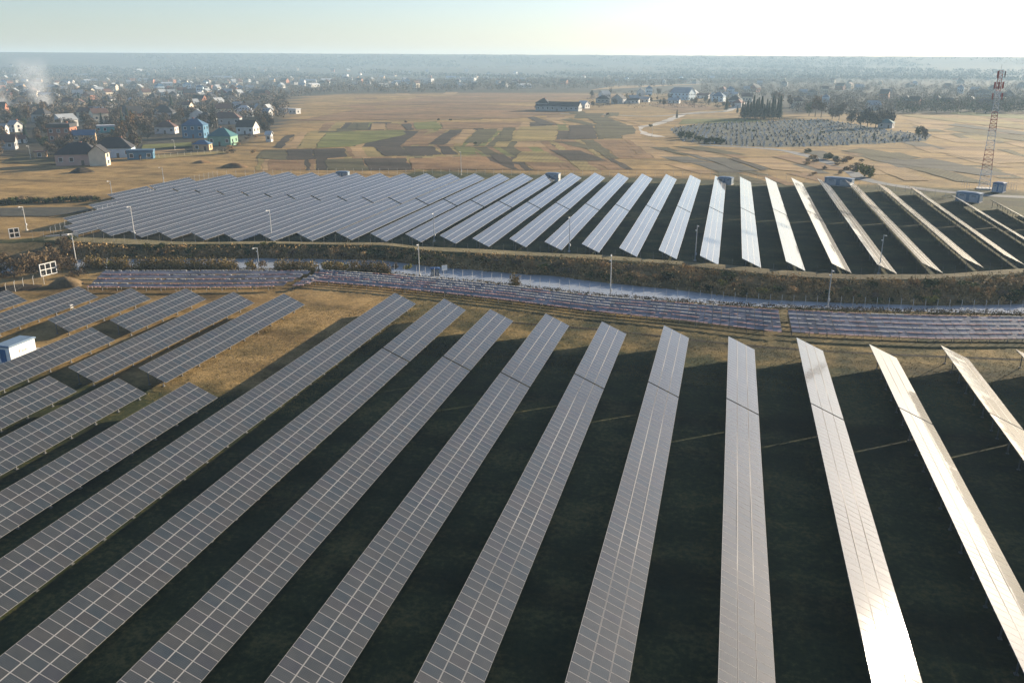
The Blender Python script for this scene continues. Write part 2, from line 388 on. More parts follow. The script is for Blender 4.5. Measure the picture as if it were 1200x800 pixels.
plots = [
 ('tan', [(330.6,173.7),(347,174.6),(360.4,156),(352.5,155.4)]), ('dark', [(319,173),(330,174.5),(345,158),(336,159)]),
 ('green', [(369,174),(412,172),(475,158),(473,152.5),(383,155.5)]), ('yellow', [(348,174.4),(368,173.7),(382,156),(361,156)]),
 ('olive', [(301,186),(335.5,188),(335.5,175.5),(309,176)]), ('dark', [(336.5,188),(366.5,187),(366,174.8),(336.5,175.5)]), ('dark', [(367.4,187),(407.6,184),(403,174),(367.4,174.8)]),
 ('olive', [(382,199.5),(432,200),(426,186),(383,187)]), ('dark', [(433,200),(482,199.5),(475,185.5),(427,186)]),
 ('dark', [(438,172.5),(452,183.4),(479,182),(470,172)]), ('dark', [(472,172),(507,171.7),(518,181.5),(482,183)]), ('dark', [(512,171),(526,172),(537.6,181.6),(520,181.6)]),
 ('green', [(533,172),(551,172),(559.5,181.6),(540,181.6)]), ('dark', [(502,169),(520,170),(543,152),(527,152.7)]), ('tan', [(522,169.5),(542,168.5),(557.7,152.5),(545,152.2)]),
 ('olive', [(544.6,167.6),(571,167.6),(584,151),(560,152)]), ('olive', [(583,166),(598,166),(604,150),(590,150)]), ('yellow', [(599,166),(650.5,165),(654,147.5),(609,149)]),
 ('dark', [(665,164),(700,163),(694,146),(667,147.5)]), ('olive', [(702,163),(745,157),(742,147.5),(697,147)]), ('dark', [(612,135),(636.5,146.6),(654,146.6),(629.5,138)]),
 ('tan', [(634,138),(657,146.5),(664,146),(645,138)]), ('dark', [(575,181.6),(586,191),(612,193),(591,181.6)]), ('dark', [(643.5,176),(668,188.6),(712,189),(680,177)]), ('olive', [(650,166.5),(690,175.5),(704,174),(672,166.5)]),
 ('green', [(487,152),(518,151.5),(512,142.5),(485,144)]), ('dark', [(471,146),(476,153),(485,152.5),(481,145)]), ('olive', [(395,151),(415,150.5),(412,154.6),(394,155)]), ('olive', [(419,144.5),(433,144),(430,152.5),(419,153)]),
 ('tan', [(434,152.6),(452,152),(452,145),(436,145)]), ('rust', [(453,152.4),(468,152.4),(466,145),(454,145)]), ('rust', [(470,171),(500,169),(524,153),(498,158)]),
 ('rust', [(483,199),(600,199),(560,184),(480,186)]), ('yellow', [(600,190),(664,191),(640,178),(612,178)]), ('olive', [(700,146),(735,147),(712,138),(686,137)]), ('tan', [(713,137.5),(750,146.5),(752,144.5),(720,136)]),
 ('rust', [(520,152),(608,149.5),(612,143),(516,144)]), ('olive', [(655,140),(690,147),(700,147),(670,139)]),
 ('olive', [(762,173),(800,182),(808,183),(782,173)]), ('olive', [(788,172),(850,181),(875,181.6),(822,172)]), ('slate', [(825,185),(862,200),(890,201),(850,185)]), ('dark', [(852,186),(892,200),(900,200),(862,185)]),
 ('tan', [(790,178),(836,185),(848,184.5),(806,177.5)]), ('tan', [(866,187),(905,199),(960,203),(905,186)]), ('rust', [(905,184),(960,199),(985,200),(925,181)]),
 ('slate', [(1025,189),(1150,206),(1190,206),(1090,186)]), ('olive', [(1060,196),(1120,213),(1160,216),(1100,198)]), ('tan', [(1020,196),(1060,212),(1090,212),(1050,196)]),
 ('olive', [(1105,152),(1200,166),(1230,164),(1120,149)]), ('yellow', [(1058,136),(1200,152),(1200,147),(1062,134)]), ('slate', [(1110,147),(1200,159),(1200,155),(1120,145)]), ('green', [(1110,133.5),(1200,140),(1200,135),(1120,131.5)]),
 ('tan', [(1090,177),(1170,192),(1230,190),(1130,172)]), ('olive', [(985,177),(1060,188),(1080,185),(1010,174)]), ('green', [(796,146),(900,143),(880,139),(800,140)]),
 ('rust', [(345,142),(610,139),(700,128),(560,122),(420,128)]), ('rust', [(380,126),(600,121),(760,113),(560,109)]), ('tan', [(690,106),(800,100),(860,98),(720,101)]), ('rust', [(760,123),(800,132),(845,128),(800,119)]),
 ('slate', [(0,254),(60,254),(110,247),(100,243),(0,244)]), ('olive', [(2,191.5),(70,194),(64,181),(20,180)]), ('yellow', [(165,188.5),(265,180),(262,177),(170,183)]), ('green', [(166,175),(226,172),(224,167),(168,170)]), ('tan', [(164,183),(220,178),(216,175),(168,178)]),
]
def auto_plots(n, xr, yr, skew, kinds):
    L = []
    for _ in range(n):
        x, y = random.uniform(*xr), random.uniform(*yr); w = random.uniform(12, 34); h = random.uniform(4, 9) * (y - 74) / 85; sk = random.uniform(*skew) * h / 9
        L.append((random.choice(kinds), [(x, y + h), (x + w, y + h), (x + w + sk, y), (x + sk, y)]))
    return L
def band(y0, y1, xa, xb, sk, kinds):
    L, x = [], xa
    while x < xb:
        w = random.choice((6, 8, 10, 12, 16, 22)); k = sk(x); k2 = sk(x + w); q = random.uniform(-.5, .5)
        L.append((random.choice(kinds), [(x, y1 + q), (x + w, y1 + q), (x + w + k2, y0), (x + k, y0)])); x += w
    return L
KA = ['rust', 'tan', 'olive', 'tan', 'yellow', 'green', 'dark', 'rust', 'dark', 'yellow', 'olive', 'green']
known_plots = plots
plots = (band(143.5, 153, 372, 655, lambda x: 10 - max(0, x - 500) * .08, KA) + band(153.5, 172, 338, 668, lambda x: float(np.interp(x, [338, 560, 640, 668], [26, 22, 8, 1])), KA)
    + band(172.5, 183.5, 410, 660, lambda x: float(np.interp(x, [410, 520, 600], [-6, -14, -18])), KA) + band(184, 199.5, 300, 740, lambda x: float(np.interp(x, [300, 480, 740], [4, -10, -26])), ['rust', 'tan', 'rust', 'olive', 'dark', 'yellow', 'dark', 'rust'])
    + band(146, 163, 700, 746, lambda x: -4.0, ['olive', 'green', 'tan']) + band(164, 186, 660, 780, lambda x: -30.0, ['tan', 'rust', 'yellow', 'rust', 'olive']))
plots = plots + auto_plots(36, (780, 1210), (176, 205), (-40, -22), ['rust', 'tan', 'olive', 'slate', 'tan']) + auto_plots(26, (1080, 1230), (136, 176), (-40, -24), ['yellow', 'tan', 'olive', 'slate', 'rust']) + auto_plots(30, (390, 740), (108, 138), (-20, 20), ['rust', 'tan', 'rust', 'tan', 'olive']) + known_plots
for k, (t, P) in enumerate(plots):
    P = np.array([at(x, y)[:2] for x, y in P]); c = P.mean(0)
    # slightly uneven edges
    Q = []
    for i in range(len(P)):
        a, b2 = P[i], P[(i + 1) % len(P)]; L = np.hypot(*(b2 - a)); nn = max(2, int(L / 9))
        nrm = np.array([-(b2 - a)[1], (b2 - a)[0]]) / max(L, 1e-6)
        for j in range(nn):
            Q.append(a + (b2 - a) * j / nn + (nrm * random.uniform(-1, 1) * min(.9, L * .02) if j else 0))
    s = MB(); b0 = len(s.v)
    ar = sum(Q[i][0] * Q[(i + 1) % len(Q)][1] - Q[(i + 1) % len(Q)][0] * Q[i][1] for i in range(len(Q)))
    if ar < 0: Q = Q[::-1]
    s.quadface([(q[0], q[1], .02 + .0006 * k) for q in Q])
    tag(link('field_plot', s.mesh('field_plot', [F[t]])), {'dark': 'dark ploughed plot', 'olive': 'olive stubble plot', 'green': 'green sown plot', 'tan': 'tan stubble plot', 'yellow': 'yellowish mown plot', 'rust': 'rusty brown weedy plot', 'slate': 'grey bare plot'}[t] + ' in the patchwork of fields', None, None, 'structure')

# ------------------------------------------------------------------ solar arrays
PIT_X, PIT_Y = WID / 3, 1.01
MX, MY = 1.415, .990
def module_mesh():
    s = MB(); hx, hy, fw = MX / 2, MY / 2, .021
    zt, zg_, zb2 = .02, .016, -.018
    o = [(-hx, -hy), (hx, -hy), (hx, hy), (-hx, hy)]; i = [(-hx + fw, -hy + fw), (hx - fw, -hy + fw), (hx - fw, hy - fw), (-hx + fw, hy - fw)]
    s.quadface([(*p, zg_) for p in i], 0)
    for k in range(4):
        j = (k + 1) % 4
        s.quadface([(*o[k], zt), (*o[j], zt), (*i[j], zt), (*i[k], zt)], 1)
        s.quadface([(*i[k], zt), (*i[j], zt), (*i[j], zg_), (*i[k], zg_)], 1)
        s.quadface([(*o[k], zb2), (*o[j], zb2), (*o[j], zt), (*o[k], zt)], 1)
    s.quadface([(*p, zb2) for p in o[::-1]], 2)
    return s
mod_mb = module_mesh()
mod_me = mod_mb.mesh('module', [M['glass'], M['alu'], M['backsheet']])
mod_v = np.array(mod_mb.v); mod_f = np.array(mod_mb.f); mod_m = np.array(mod_mb.m)
post_cache = {}
def post_mesh(h):
    k = round(h, 2)
    if k not in post_cache:
        s = MB(); s.box((0, 0, h / 2), (.11, .11, h)); s.box((0, 0, .04), (.3, .3, .08)); post_cache[k] = s.mesh('post', [M['steel']])
    return post_cache[k]

def wave(x, y):     # the rows follow the ground: a few centimetres up and down
    return .022 * math.sin(y * .13 + x * .7) + .012 * math.sin(y * .31 + x * 1.3)

def support(y0, y1, xl, step):
    """rafters, purlins and the pale cover rails between the strips, in the table's own frame (origin at its middle on the ground)"""
    s = MB(); c = (y0 + y1) / 2
    def P(u, y, off): return (xl + u * CT - off * ST * -1 * -1 if False else xl + u * CT + off * ST, y, ZTOP - u * ST + off * CT)
    yy = np.arange(y0 + .6, y1 - .3, step)
    for y in yy:
        s.tube(P(.1, y - c, -.16), P(WID - .1, y - c, -.16), .05, n=4)
        s.tube(P(WID * .18, y - c, -.2), (xl + WID * .72 * CT, y - c, .35), .03, n=4)
    for u in (.35, 1.1, 1.8, 2.55, 3.25, 4.0):
        s.tube(P(u, y0 - c, -.12), P(u, y1 - c, -.12), .035, n=4)
    return s
def cover(y0, y1, xl):
    s = MB(); c = (y0 + y1) / 2; n = max(1, int((y1 - y0) / 4.04))
    for u in (PIT_X, 2 * PIT_X):
        for k in range(n):
            ya, yb_ = y0 + (y1 - y0) * k / n, y0 + (y1 - y0) * (k + 1) / n
            q = []
            for (du, y, off) in ((-.026, ya, .01), (.026, ya, .01), (.026, yb_, .01), (-.026, yb_, .01)):
                q.append((xl + (u + du) * CT + off * ST, y - c, ZTOP - (u + du) * ST + off * CT + wave(xl, y)))
            s.quadface(q)
    return s

def solar_table(X0, y0, y1, label, group, detail=True, keep_end=False):
    n = int((y1 - y0) / PIT_Y)
    if keep_end: y0 = y1 - n * PIT_Y
    else: y1 = y0 + n * PIT_Y
    c = (y0 + y1) / 2; xm = X0 + WID * CT / 2
    t = thing('solar_array', label, 'solar array', (xm, c, 0), 0, group)
    xl = -WID * CT / 2
    if detail:
        L = []
        for i in range(n):
            y = y0 + (i + .5) * PIT_Y
            for k in range(3):
                u = (k + .5) * PIT_X
                p = (X0 + u * CT, y, ZTOP - u * ST + wave(X0, y))
                px, py, zc = pj(p)
                seen = -15 < px < 1215 and -15 < py < 815
                L.append((0 if seen else 1, zc, p))
        L.sort(key=lambda e: e[:2])
        for s_, zc, p in L[:100]:
            if s_: break
            link('module', mod_me, t, (p[0] - xm, p[1] - c, p[2]), (random.gauss(0, .0022), TAU + random.gauss(0, .0025), random.gauss(0, .001)))
        used = sum(1 for e in L[:100] if e[0] == 0)
        rest = L[used:]
        if rest:
            Rm = np.array(Matrix.Rotation(TAU, 3, 'Y'))
            base = mod_v @ Rm.T
            off = np.array([[p[0] - xm, p[1] - c, p[2]] for _, _, p in rest])
            V = (base[None] + off[:, None]).reshape(-1, 3)
            Fa = (mod_f[None] + (np.arange(len(rest)) * len(base))[:, None, None]).reshape(-1, 4)
            me = arr_mesh('module', V, Fa, [M['glass_rest'], M['alu'], M['backsheet']], np.tile(mod_m, len(rest)))
            tag(link('module', me, t), kind='stuff')
    else:
        for k in range(3):
            s = MB(); nn = max(1, int(n / 8)); g2 = .045
            for j in range(nn):
                ya, yb_ = y0 + n * PIT_Y * j / nn, y0 + n * PIT_Y * (j + 1) / nn
                for off, mi, du, dv in ((.02, 0, 0, 0),):
                    for (ua, ub, mi) in ((k * PIT_X + g2, (k + 1) * PIT_X - g2, 0), (k * PIT_X + .004, k * PIT_X + g2, 1), ((k + 1) * PIT_X - g2, (k + 1) * PIT_X - .004, 1)):
                        s.quadface([(xl + u * CT, y - c, ZTOP - u * ST + wave(X0, y)) for u, y in ((ua, ya), (ub, ya), (ub, yb_), (ua, yb_))], mi)
                    ua, ub = k * PIT_X + .004, (k + 1) * PIT_X - .004
                    s.quadface([(xl + u * CT - .04 * ST, y - c, ZTOP - u * ST - .04 * CT + wave(X0, y)) for u, y in ((ua, yb_), (ub, yb_), (ub, ya), (ua, ya))], 2)
            part('panel_strip', s, [M['glass_far'], M['alu_far'], M['backsheet']], t)
    if detail:
        part('cover_rail', cover(y0, y1, xl), M['alu'], t)
        part('support_frame', support(y0, y1, xl, 4.04), M['steel'], t)
    else:
        part('support_frame', support(y0, y1, xl, 5.05), M['steel'], t)
    for u in (WID * .22, WID * .78):
        h = ZTOP - u * ST - .2
        if detail:
            for y in np.arange(y0 + .6, y1 - .3, 4.04):
                link('post', post_mesh(h), t, (xl + u * CT, y - c, 0))
    if not detail:
        for u in (WID * .22, WID * .78):
            s = MB()
            for y in np.arange(y0 + .6, y1 - .3, 5.05): s.box((xl + u * CT, y - c, (ZTOP - u * ST - .2) / 2), (.1, .1, ZTOP - u * ST - .2))
            tag(part('post', s, M['steel'], t), kind='stuff')
    return t
# modules beyond the hundred largest share one mesh and vary by position
M['glass_rest'] = panel_glass('panel_glass_rest')
nt = M['glass_rest'].node_tree
_wn = [n for n in nt.nodes if n.type == 'TEX_WHITE_NOISE'][0]
for l in list(nt.links):
    if l.from_node.type == 'OBJECT_INFO':
        s_ = l.to_socket; nt.links.remove(l); nt.links.new(_wn.outputs['Value'], s_)

NEAR = [(-56.05,135.5,None),(-46.3,133.7,106.1),(-36.7,130.0,104.8),(-27.2,129.2,100.6),(-17.6,127.8,102.5),(-7.87,127.4,101.9),(1.97,124.6,98.6),(11.85,126.0,99.5),(21.95,125.9,100.8),(31.95,127.3,101.8),(42.0,128.0,102.5),(51.9,129.0,103.2)]
for k, (x, ye, gp) in enumerate(NEAR):
    st_ = [27, 25, 25, 25, 25, 25, 25, 25, 27, 34, 48, 68][k]
    rank = ORD[k + 1]
    if gp is None:
        solar_table(x, st_, ye, 'unbroken long solar array, leftmost of the long rows, beside the dry grass patch', 'long solar arrays of the near field')
    else:
        g = .17
        lb = 'long near piece of the %s long solar row, counted from the grass patch' % rank
        if k == 7: lb = 'long solar array with the white sun glare on its near end'
        if k == 8: lb = 'long solar array just right of the one with the white glare'
        if k != 11:
            solar_table(x, st_, gp - g, lb, 'long solar arrays of the near field', True, True)
            solar_table(x, gp + g, ye, 'short far end piece of the %s long solar row, counted from the grass patch' % rank, 'short end arrays of the near field')
        else:
            pass
LEFT = [(-65.25, 34, 87.3, 'solar array ending at the grass patch, just left of the unbroken long row'),
        (-75.0, 44, 86.2, 'grey solar array in the second row left of the long unbroken one, near piece'),
        (-75.0, 89.3, 129.6, 'solar array bordering the grass patch on its left, ending near the low racks'),
        (-84.3, 56, 84.6, 'grey solar array at the left picture edge, third row left of the unbroken one'),
        (-84.3, 88.0, 128.4, 'solar array second from the grass patch, behind the shaded gap'),
        (-94.1, 70, 104.2, 'solar array running in front of the white cabin'),
        (-94.1, 108.0, 128.5, 'short solar array between shaded gap and low racks, third from grass patch'),
        (-104.0, 105.2, 126.3, 'short solar array straight behind the white cabin'),
        (-114.2, 86, 125.0, 'solar array running behind the white cabin to the left edge'),
        (-124.8, 96, 119.6, 'last solar array in the left corner below the white gate frame')]
for x, a, b2, lb in LEFT:
    solar_table(x, a, b2, lb, 'solar arrays of the left near block', True, True)

# far field
FX = [-160.9,-151.3,-142.9,-134.5,-125.9,-117,-108.9,-100,-91.3,-82.4,-74.0,-65.4,-56.8,-48.3,-39.6,-30.9,-22.1,-13.4,-4.4,4.3,13.1,22.1,31,40.2,49.6,58.8]
FY = [173.5,174,174.6,175,175.5,176.4,178.8,181,184,185,185.6,186.2,184.8,186,184.8,184.6,183,182,179.5,179,178.3,178.4,180,183.5,190,196]
FX += [68.0, 77.2, 86.4, 95.6]; FY += [203, 211, 219, 228]
FX = [-187.5, -178.5, -169.8] + FX; FY = [223, 204, 184] + FY
nf = len(FX)
for k, (x, ya) in enumerate(zip(FX, FY)):
    ye = np.interp(x, [-190,-181,-168,-151,-132,-115,-98,-73,-47,-21,5,24,42,52,61,70,96], [262,276,290,290,293,297,300,307,316,318,317,319,318,311,306,286,268])
    gy = np.interp(x, [-190, -130, -60, 0, 100], [243, 238, 241, 246, 250])
    rk = 'from the left' if k < nf - 10 else 'from the right'
    o_ = ORD[k + 1] if k < nf - 10 else ORD[nf - k]
    if ya + 12 < gy < ye - 12:
        solar_table(x, ya, gy - .45, 'front half of the %s far field solar row counted %s' % (o_, rk), 'solar arrays of the far field', False, True)
        solar_table(x, gy + .45, ye, 'rear half of the %s far field solar row counted %s' % (o_, rk), 'solar arrays of the far field', False)
    else:
        solar_table(x, ya, ye, 'undivided %s far field solar row counted %s' % (o_, rk), 'solar arrays of the far field', False)

# ------------------------------------------------------------------ low racks by the canal
lf = line_z([(102,336),(200,337),(300,336),(357,334),(370,329.5),(450,336),(520,343),(600,352),(700,365),(800,375),(912,389),(925,389),(1000,393),(1100,397),(1200,397)], .8)
lbk = line_z([(125,317),(300,317),(367,317),(375,316),(450,321),(520,327),(600,335),(700,347),(800,355),(912,363),(922,363),(1000,367),(1100,370),(1200,371)], 1.15)
def yf(x): return np.interp(x, np.r_[lf[:, 0], 90], np.r_[lf[:, 1], 148])
def yk(x): return np.interp(x, np.r_[lbk[:, 0], 90], np.r_[lbk[:, 1], 162])
def low_rack(xa, xb, fr, nrow, label):
    xm = (xa + xb) / 2; Yl = lambda x: float(yf(x) + (yk(x) - 1.6 - yf(x)) * fr)
    ym = Yl(xm)
    t = thing('low_solar_rack', label, 'solar rack', (xm, ym, 0), 0, 'low solar racks along the canal')
    p, rr, rw, po = MB(), MB(), MB(), MB()
    n = int((xb - xa) / 1.35); dx = (xb - xa) / n; run, red = 0, True
    for i in range(n):
        x0, x1 = xa + i * dx + .03, xa + (i + 1) * dx - .03
        a0, a1 = Yl(x0), Yl(x1); j = random.gauss(0, .008)
        L = lambda x, y, z: (x - xm, y - ym, z)
        za, zc_ = .85 + j, 1.12 + j
        p.quadface([L(x0, a0, za), L(x1, a1, za), L(x1, a1 + 1.5, zc_), L(x0, a0 + 1.5, zc_)])
        p.quadface([L(x0, a0 + 1.5, zc_ - .05), L(x1, a1 + 1.5, zc_ - .05), L(x1, a1, za - .05), L(x0, a0, za - .05)])
        p.quadface([L(x0, a0, za - .05), L(x1, a1, za - .05), L(x1, a1, za), L(x0, a0, za)])
        for q in range(2):
            u0, u1 = x0 + (x1 - x0) * q / 2, x0 + (x1 - x0) * (q + 1) / 2 - random.choice((.04, .04, .04, .2))
            run -= 1
            if run < 0: run, red = random.randint(2, 9), random.random() < (.72, .35, .5, .3, .6)[nrow % 5]
            if random.random() < .9: (rr if red else rw).box(L((u0 + u1) / 2, (Yl(u0) + Yl(u1)) / 2 + 1.58, zc_ + .03), (u1 - u0, random.uniform(.12, .26), .12))
            if nrow == 0 and random.random() < .8: rr.box(L((u0 + u1) / 2, (Yl(u0) + Yl(u1)) / 2 - .1, za + .02), (u1 - u0, .22, .14))
        if i % 2 == 0:
            po.box(L(x0, a0 + .15, .4), (.08, .08, .8)); po.box(L(x0, a0 + 1.35, .52), (.08, .08, 1.04))
    part('panel_strip', p, M['low_panel'], t); tag(part('edge_block', rr, M['rail_red'], t), kind='stuff'); tag(part('edge_cap', rw, M['concrete'], t), kind='stuff'); tag(part('post', po, M['steel'], t), kind='stuff')
xA0, xA1, xB0, xB1, xC0 = float(at(113, 327)[0]), float(at(360, 326)[0]), float(at(373, 324)[0]), float(at(913, 378)[0]), float(at(924, 378)[0])
for nm, xa, xb, nn in (('western block left of the footpath', xA0, xA1, 4), ('long middle block', xB0, xB1, 5), ('right hand block past the earth gap', xC0, 74.0, 5)):
    for i in range(nn):
        xa_ = xa - (nn - 1 - i) * -1.6 if nn == 4 else xa
        low_rack(xa_, xb, i / (nn - 1), i, '%s low solar rack with red and white edge, %s' % (['frontmost', 'second', 'third', 'fourth', 'rearmost'][i] if nn == 5 else ['frontmost', 'second', 'third', 'rearmost'][i], nm))

# ------------------------------------------------------------------ vegetation
def leaf_cloud(n, lobes, size, stretch=1.0):
    """n small leaf faces spread through the volume of several lobes; returns verts, quad faces"""
    w = np.array([l[3] ** 3 for l in lobes]); pick = RNG.choice(len(lobes), n, p=w / w.sum())
    Lb = np.array(lobes)[pick]
    d = RNG.normal(size=(n, 3)); d /= np.linalg.norm(d, axis=1)[:, None]
    r = RNG.random(n) ** (1 / 2.2)
    C = Lb[:, :3] + d * (Lb[:, 3] * r)[:, None] * np.array([1, 1, Lb[0, 4] if Lb.shape[1] > 4 else 1])
    a = RNG.normal(size=(n, 3)) + d * .6; a /= np.linalg.norm(a, axis=1)[:, None]
    b = np.cross(a, RNG.normal(size=(n, 3))); b /= np.linalg.norm(b, axis=1)[:, None]
    s = size * RNG.uniform(.6, 1.4, n)[:, None]
    a, b = a * s * stretch, b * s
    V = np.stack([C - a, C - b * .8, C + a, C + b * .8], 1).reshape(-1, 3)
    return V, np.arange(4 * n).reshape(n, 4)
leaf_m = {}
def foliage(name, c1, c2, c3, scale=.35):
    m, nt, b = new_mat(name)
    g = nt.nodes.new('ShaderNodeNewGeometry'); oi = nt.nodes.new('ShaderNodeObjectInfo')
    n = noise_node(nt, g.outputs['Position'], scale, 4, .7)
    ad = nt.nodes.new('ShaderNodeMath'); ad.operation = 'MULTIPLY_ADD'; ad.inputs[1].default_value = .35
    nt.links.new(oi.outputs['Random'], ad.inputs[0]); nt.links.new(n, ad.inputs[2])
    c = ramp_node(nt, ad.outputs[0], [(.42, c1), (.66, c2), (.9, c3)])
    nt.links.new(c, b.inputs['Base Color']); b.inputs['Roughness'].default_value = .9; b.inputs['Specular IOR Level'].default_value = .1
    return m
M['twig'] = foliage('bare_twigs', (.055, .046, .038), (.105, .082, .060), (.17, .125, .082))
M['rusty'] = foliage('rusty_leaves', (.07, .04, .02), (.14, .08, .035), (.22, .13, .055))
M['green'] = foliage('dull_green_leaves', (.018, .030, .012), (.045, .060, .020), (.11, .11, .035))
M['yellowgreen'] = foliage('yellowing_leaves', (.08, .085, .02), (.17, .165, .04), (.28, .23, .065))
M['conifer'] = foliage('conifer_needles', (.012, .030, .020), (.024, .050, .030), (.04, .07, .04))
M['scrubtwig'] = foliage('scrub_twigs', (.085, .058, .035), (.15, .105, .06), (.22, .155, .085))
M['bankrust'] = foliage('bank_rust', (.13, .08, .03), (.30, .18, .075), (.48, .31, .14))
M['darktwig'] = foliage('far_twigs', (.030, .027, .022), (.055, .044, .034), (.085, .066, .046), .01)
M['bark'] = mat('bark', (.09, .07, .055), .9, .25, 2)
M['scrub'] = foliage('scrub_mix', (.05, .048, .02), (.20, .145, .06), (.48, .31, .14), .30)

def lobes_for(w, h, base, k):
    L = [(0, 0, base + (h - base) * .5, w * .36, 1.15)]
    for i in range(k):
        a = random.uniform(0, 6.28); rr = w * random.uniform(.15, .34); z = base + (h - base) * random.uniform(.25, .85)
        L.append((rr * math.cos(a), rr * math.sin(a), z, w * random.uniform(.14, .26), 1.15))
    return L
def trunk_mb(h, w, limbs=6, r=.22):
    s = MB(); top = Vector((random.uniform(-.3, .3), random.uniform(-.3, .3), h * .8))
    mid = Vector((top.x * .4, top.y * .4, h * .35))
    s.tube((0, 0, -.2), mid, r, r * .7, 6); s.tube(mid, top, r * .7, r * .2, 6)
    for i in range(limbs):
        f = random.uniform(.25, .8); p = mid.lerp(top, f) if f > .3 else mid
        a = random.uniform(0, 6.28); e = p + Vector((math.cos(a) * w * .36, math.sin(a) * w * .36, h * random.uniform(.15, .32)))
        s.tube(p, e, r * .35, r * .08, 5)
    return s
def tree_kind(n, w, h, base, leaves, size, m, stretch, limbs=6, r=.22):
    out = []
    for i in range(n):
        V, Fc = leaf_cloud(leaves, lobes_for(w * random.uniform(.85, 1.15), h, base, 7), size, stretch)
        out.append((trunk_mb(h, w, limbs, r).mesh('trunk', [M['bark']]), arr_mesh('crown', V, Fc, [m])))
    return out
def conifer_kind(n):
    out = []
    for i in range(n):
        h = 13; V = []; N = 1700
        t = RNG.random(N) ** .75; z = 1.0 + t * (h - 1.0); rad = (1 - t) * 2.6 * (1 + .25 * np.sin(z * 3.1)) * RNG.uniform(.35, 1.0, N) + .08
        a = RNG.uniform(0, 6.28, N); C = np.stack([rad * np.cos(a), rad * np.sin(a), z - rad * .25], 1)
        out_d = np.stack([np.cos(a), np.sin(a), -.45 + 0 * a], 1); side = np.stack([-np.sin(a), np.cos(a), .1 + 0 * a], 1)
        s = RNG.uniform(.3, .65, N)[:, None]
        V = np.stack([C - out_d * s, C - side * s * .5, C + out_d * s, C + side * s * .5], 1).reshape(-1, 3)
        s2 = MB(); s2.tube((0, 0, -.2), (0, 0, h * .95), .2, .03, 6)
        out.append((s2.mesh('trunk', [M['bark']]), arr_mesh('crown', V, np.arange(4 * N).reshape(N, 4), [M['conifer']])))
    return out
K = {'bare': tree_kind(5, 8, 9.5, .9, 700, .28, M['twig'], 2.2), 'brown': tree_kind(3, 6, 11, 1.4, 700, .30, M['rusty'], 1.3),
     'olive': tree_kind(3, 6.5, 7.5, 1.0, 650, .3, M['green'], 1.1), 'conifer': conifer_kind(3),
     'scrubtree': tree_kind(4, 4.2, 4.2, .3, 420, .11, M['scrubtwig'], 3.4, 9, .08)}
def tree(kind, xy, s, label, group, name=None, z=0.0):
    tr, cr = random.choice(K[kind])
    t = thing(name or {'bare': 'bare_tree', 'brown': 'autumn_tree', 'olive': 'leafy_tree', 'conifer': 'conifer_tree', 'scrubtree': 'scrub_tree'}[kind], label, 'tree', (xy[0], xy[1], z), random.uniform(0, 6.28), group)
    t.scale = (s * random.uniform(.9, 1.15), s * random.uniform(.9, 1.15), s * random.uniform(.85, 1.15))
    link('trunk', tr, t); link('crown', cr, t)
    return t
def bush_kind(n, m, leaves=240, size=.14, h=1.8, w=2.4):
    out = []
    for i in range(n):
        L = [(0, 0, h * .35, w * .3, .9)]
        for k in range(5):
            a = random.uniform(0, 6.28); L.append((math.cos(a) * w * .3, math.sin(a) * w * .3, h * random.uniform(.2, .6), w * random.uniform(.14, .24), .9))
        V, Fc = leaf_cloud(leaves, L, size, 1.4); V[:, 2] = np.maximum(V[:, 2], 0.0)
        out.append(arr_mesh('bush', V, Fc, [m]))
    return out
BK = {'green': bush_kind(4, M['green']), 'rusty': bush_kind(4, M['bankrust']), 'yellow': bush_kind(3, M['yellowgreen']), 'twig': bush_kind(4, M['twig'], 260, .1)}
def bush(kind, xy, s, label, group, z=0.0):
    o = link('bush', random.choice(BK[kind]), None, (xy[0], xy[1], z), (0, 0, random.uniform(0, 6.28)))
    o.scale = (s * random.uniform(.8, 1.3), s * random.uniform(.8, 1.3), s * random.uniform(.7, 1.1))
    return tag(o, label, 'bush', group)
def hz(x, y): return float(height(np.array([x]), np.array([y]))[0])

# canal bank: bushes one by one, the scrub between them as one mass
names = {'green': 'dull green bush low on the far canal bank', 'rusty': 'rust brown bush on the far canal bank', 'yellow': 'yellow-green bush at the canal water edge', 'twig': 'bare twiggy bush on the far canal bank'}
for i in range(210):
    x = random.uniform(-132, 85); f = random.random()
    y0, y1 = float(yw(x)) + 2.6, float(yt(x)) - 2.0
    if f < .42: kd, y = ('green' if random.random() < .75 else 'yellow'), y0 + random.uniform(0, 3.5)
    else: kd, y = random.choice(['rusty', 'rusty', 'twig', 'green']), y0 + (y1 - y0) * random.uniform(.15, .95)
    bush(kd, (x, y), random.uniform(.6, 1.1) if f < .42 else random.uniform(.7, 1.45), names[kd], 'bushes on the far canal bank', hz(x, y) - .1)
for i, px in enumerate((118, 128, 140, 200, 214, 226, 262, 290, 310, 335, 362, 385, 397, 405, 424, 436, 460, 475, 350, 60)):     # yellowish willows in front of the water
    p = at(px + random.uniform(-4, 4), 313 + (px > 380) * 3); bush('yellow' if i % 2 else 'twig', p, random.uniform(.8, 1.3), 'pale willow bush on the near canal bank left of the blue cabinet', 'willow bushes on the near canal bank')
N = 9000
bx = RNG.uniform(-150, 100, N); ff = RNG.random(N); by = yw(bx) + 1.9 + (yt(bx) - 2.4 - yw(bx)) * ff
bz = height(bx, by)
keep = RNG.random(N) < .6 + .4 * np.sin(bx * .35 + by * .5)
bx, by, bz = bx[keep], by[keep], bz[keep]
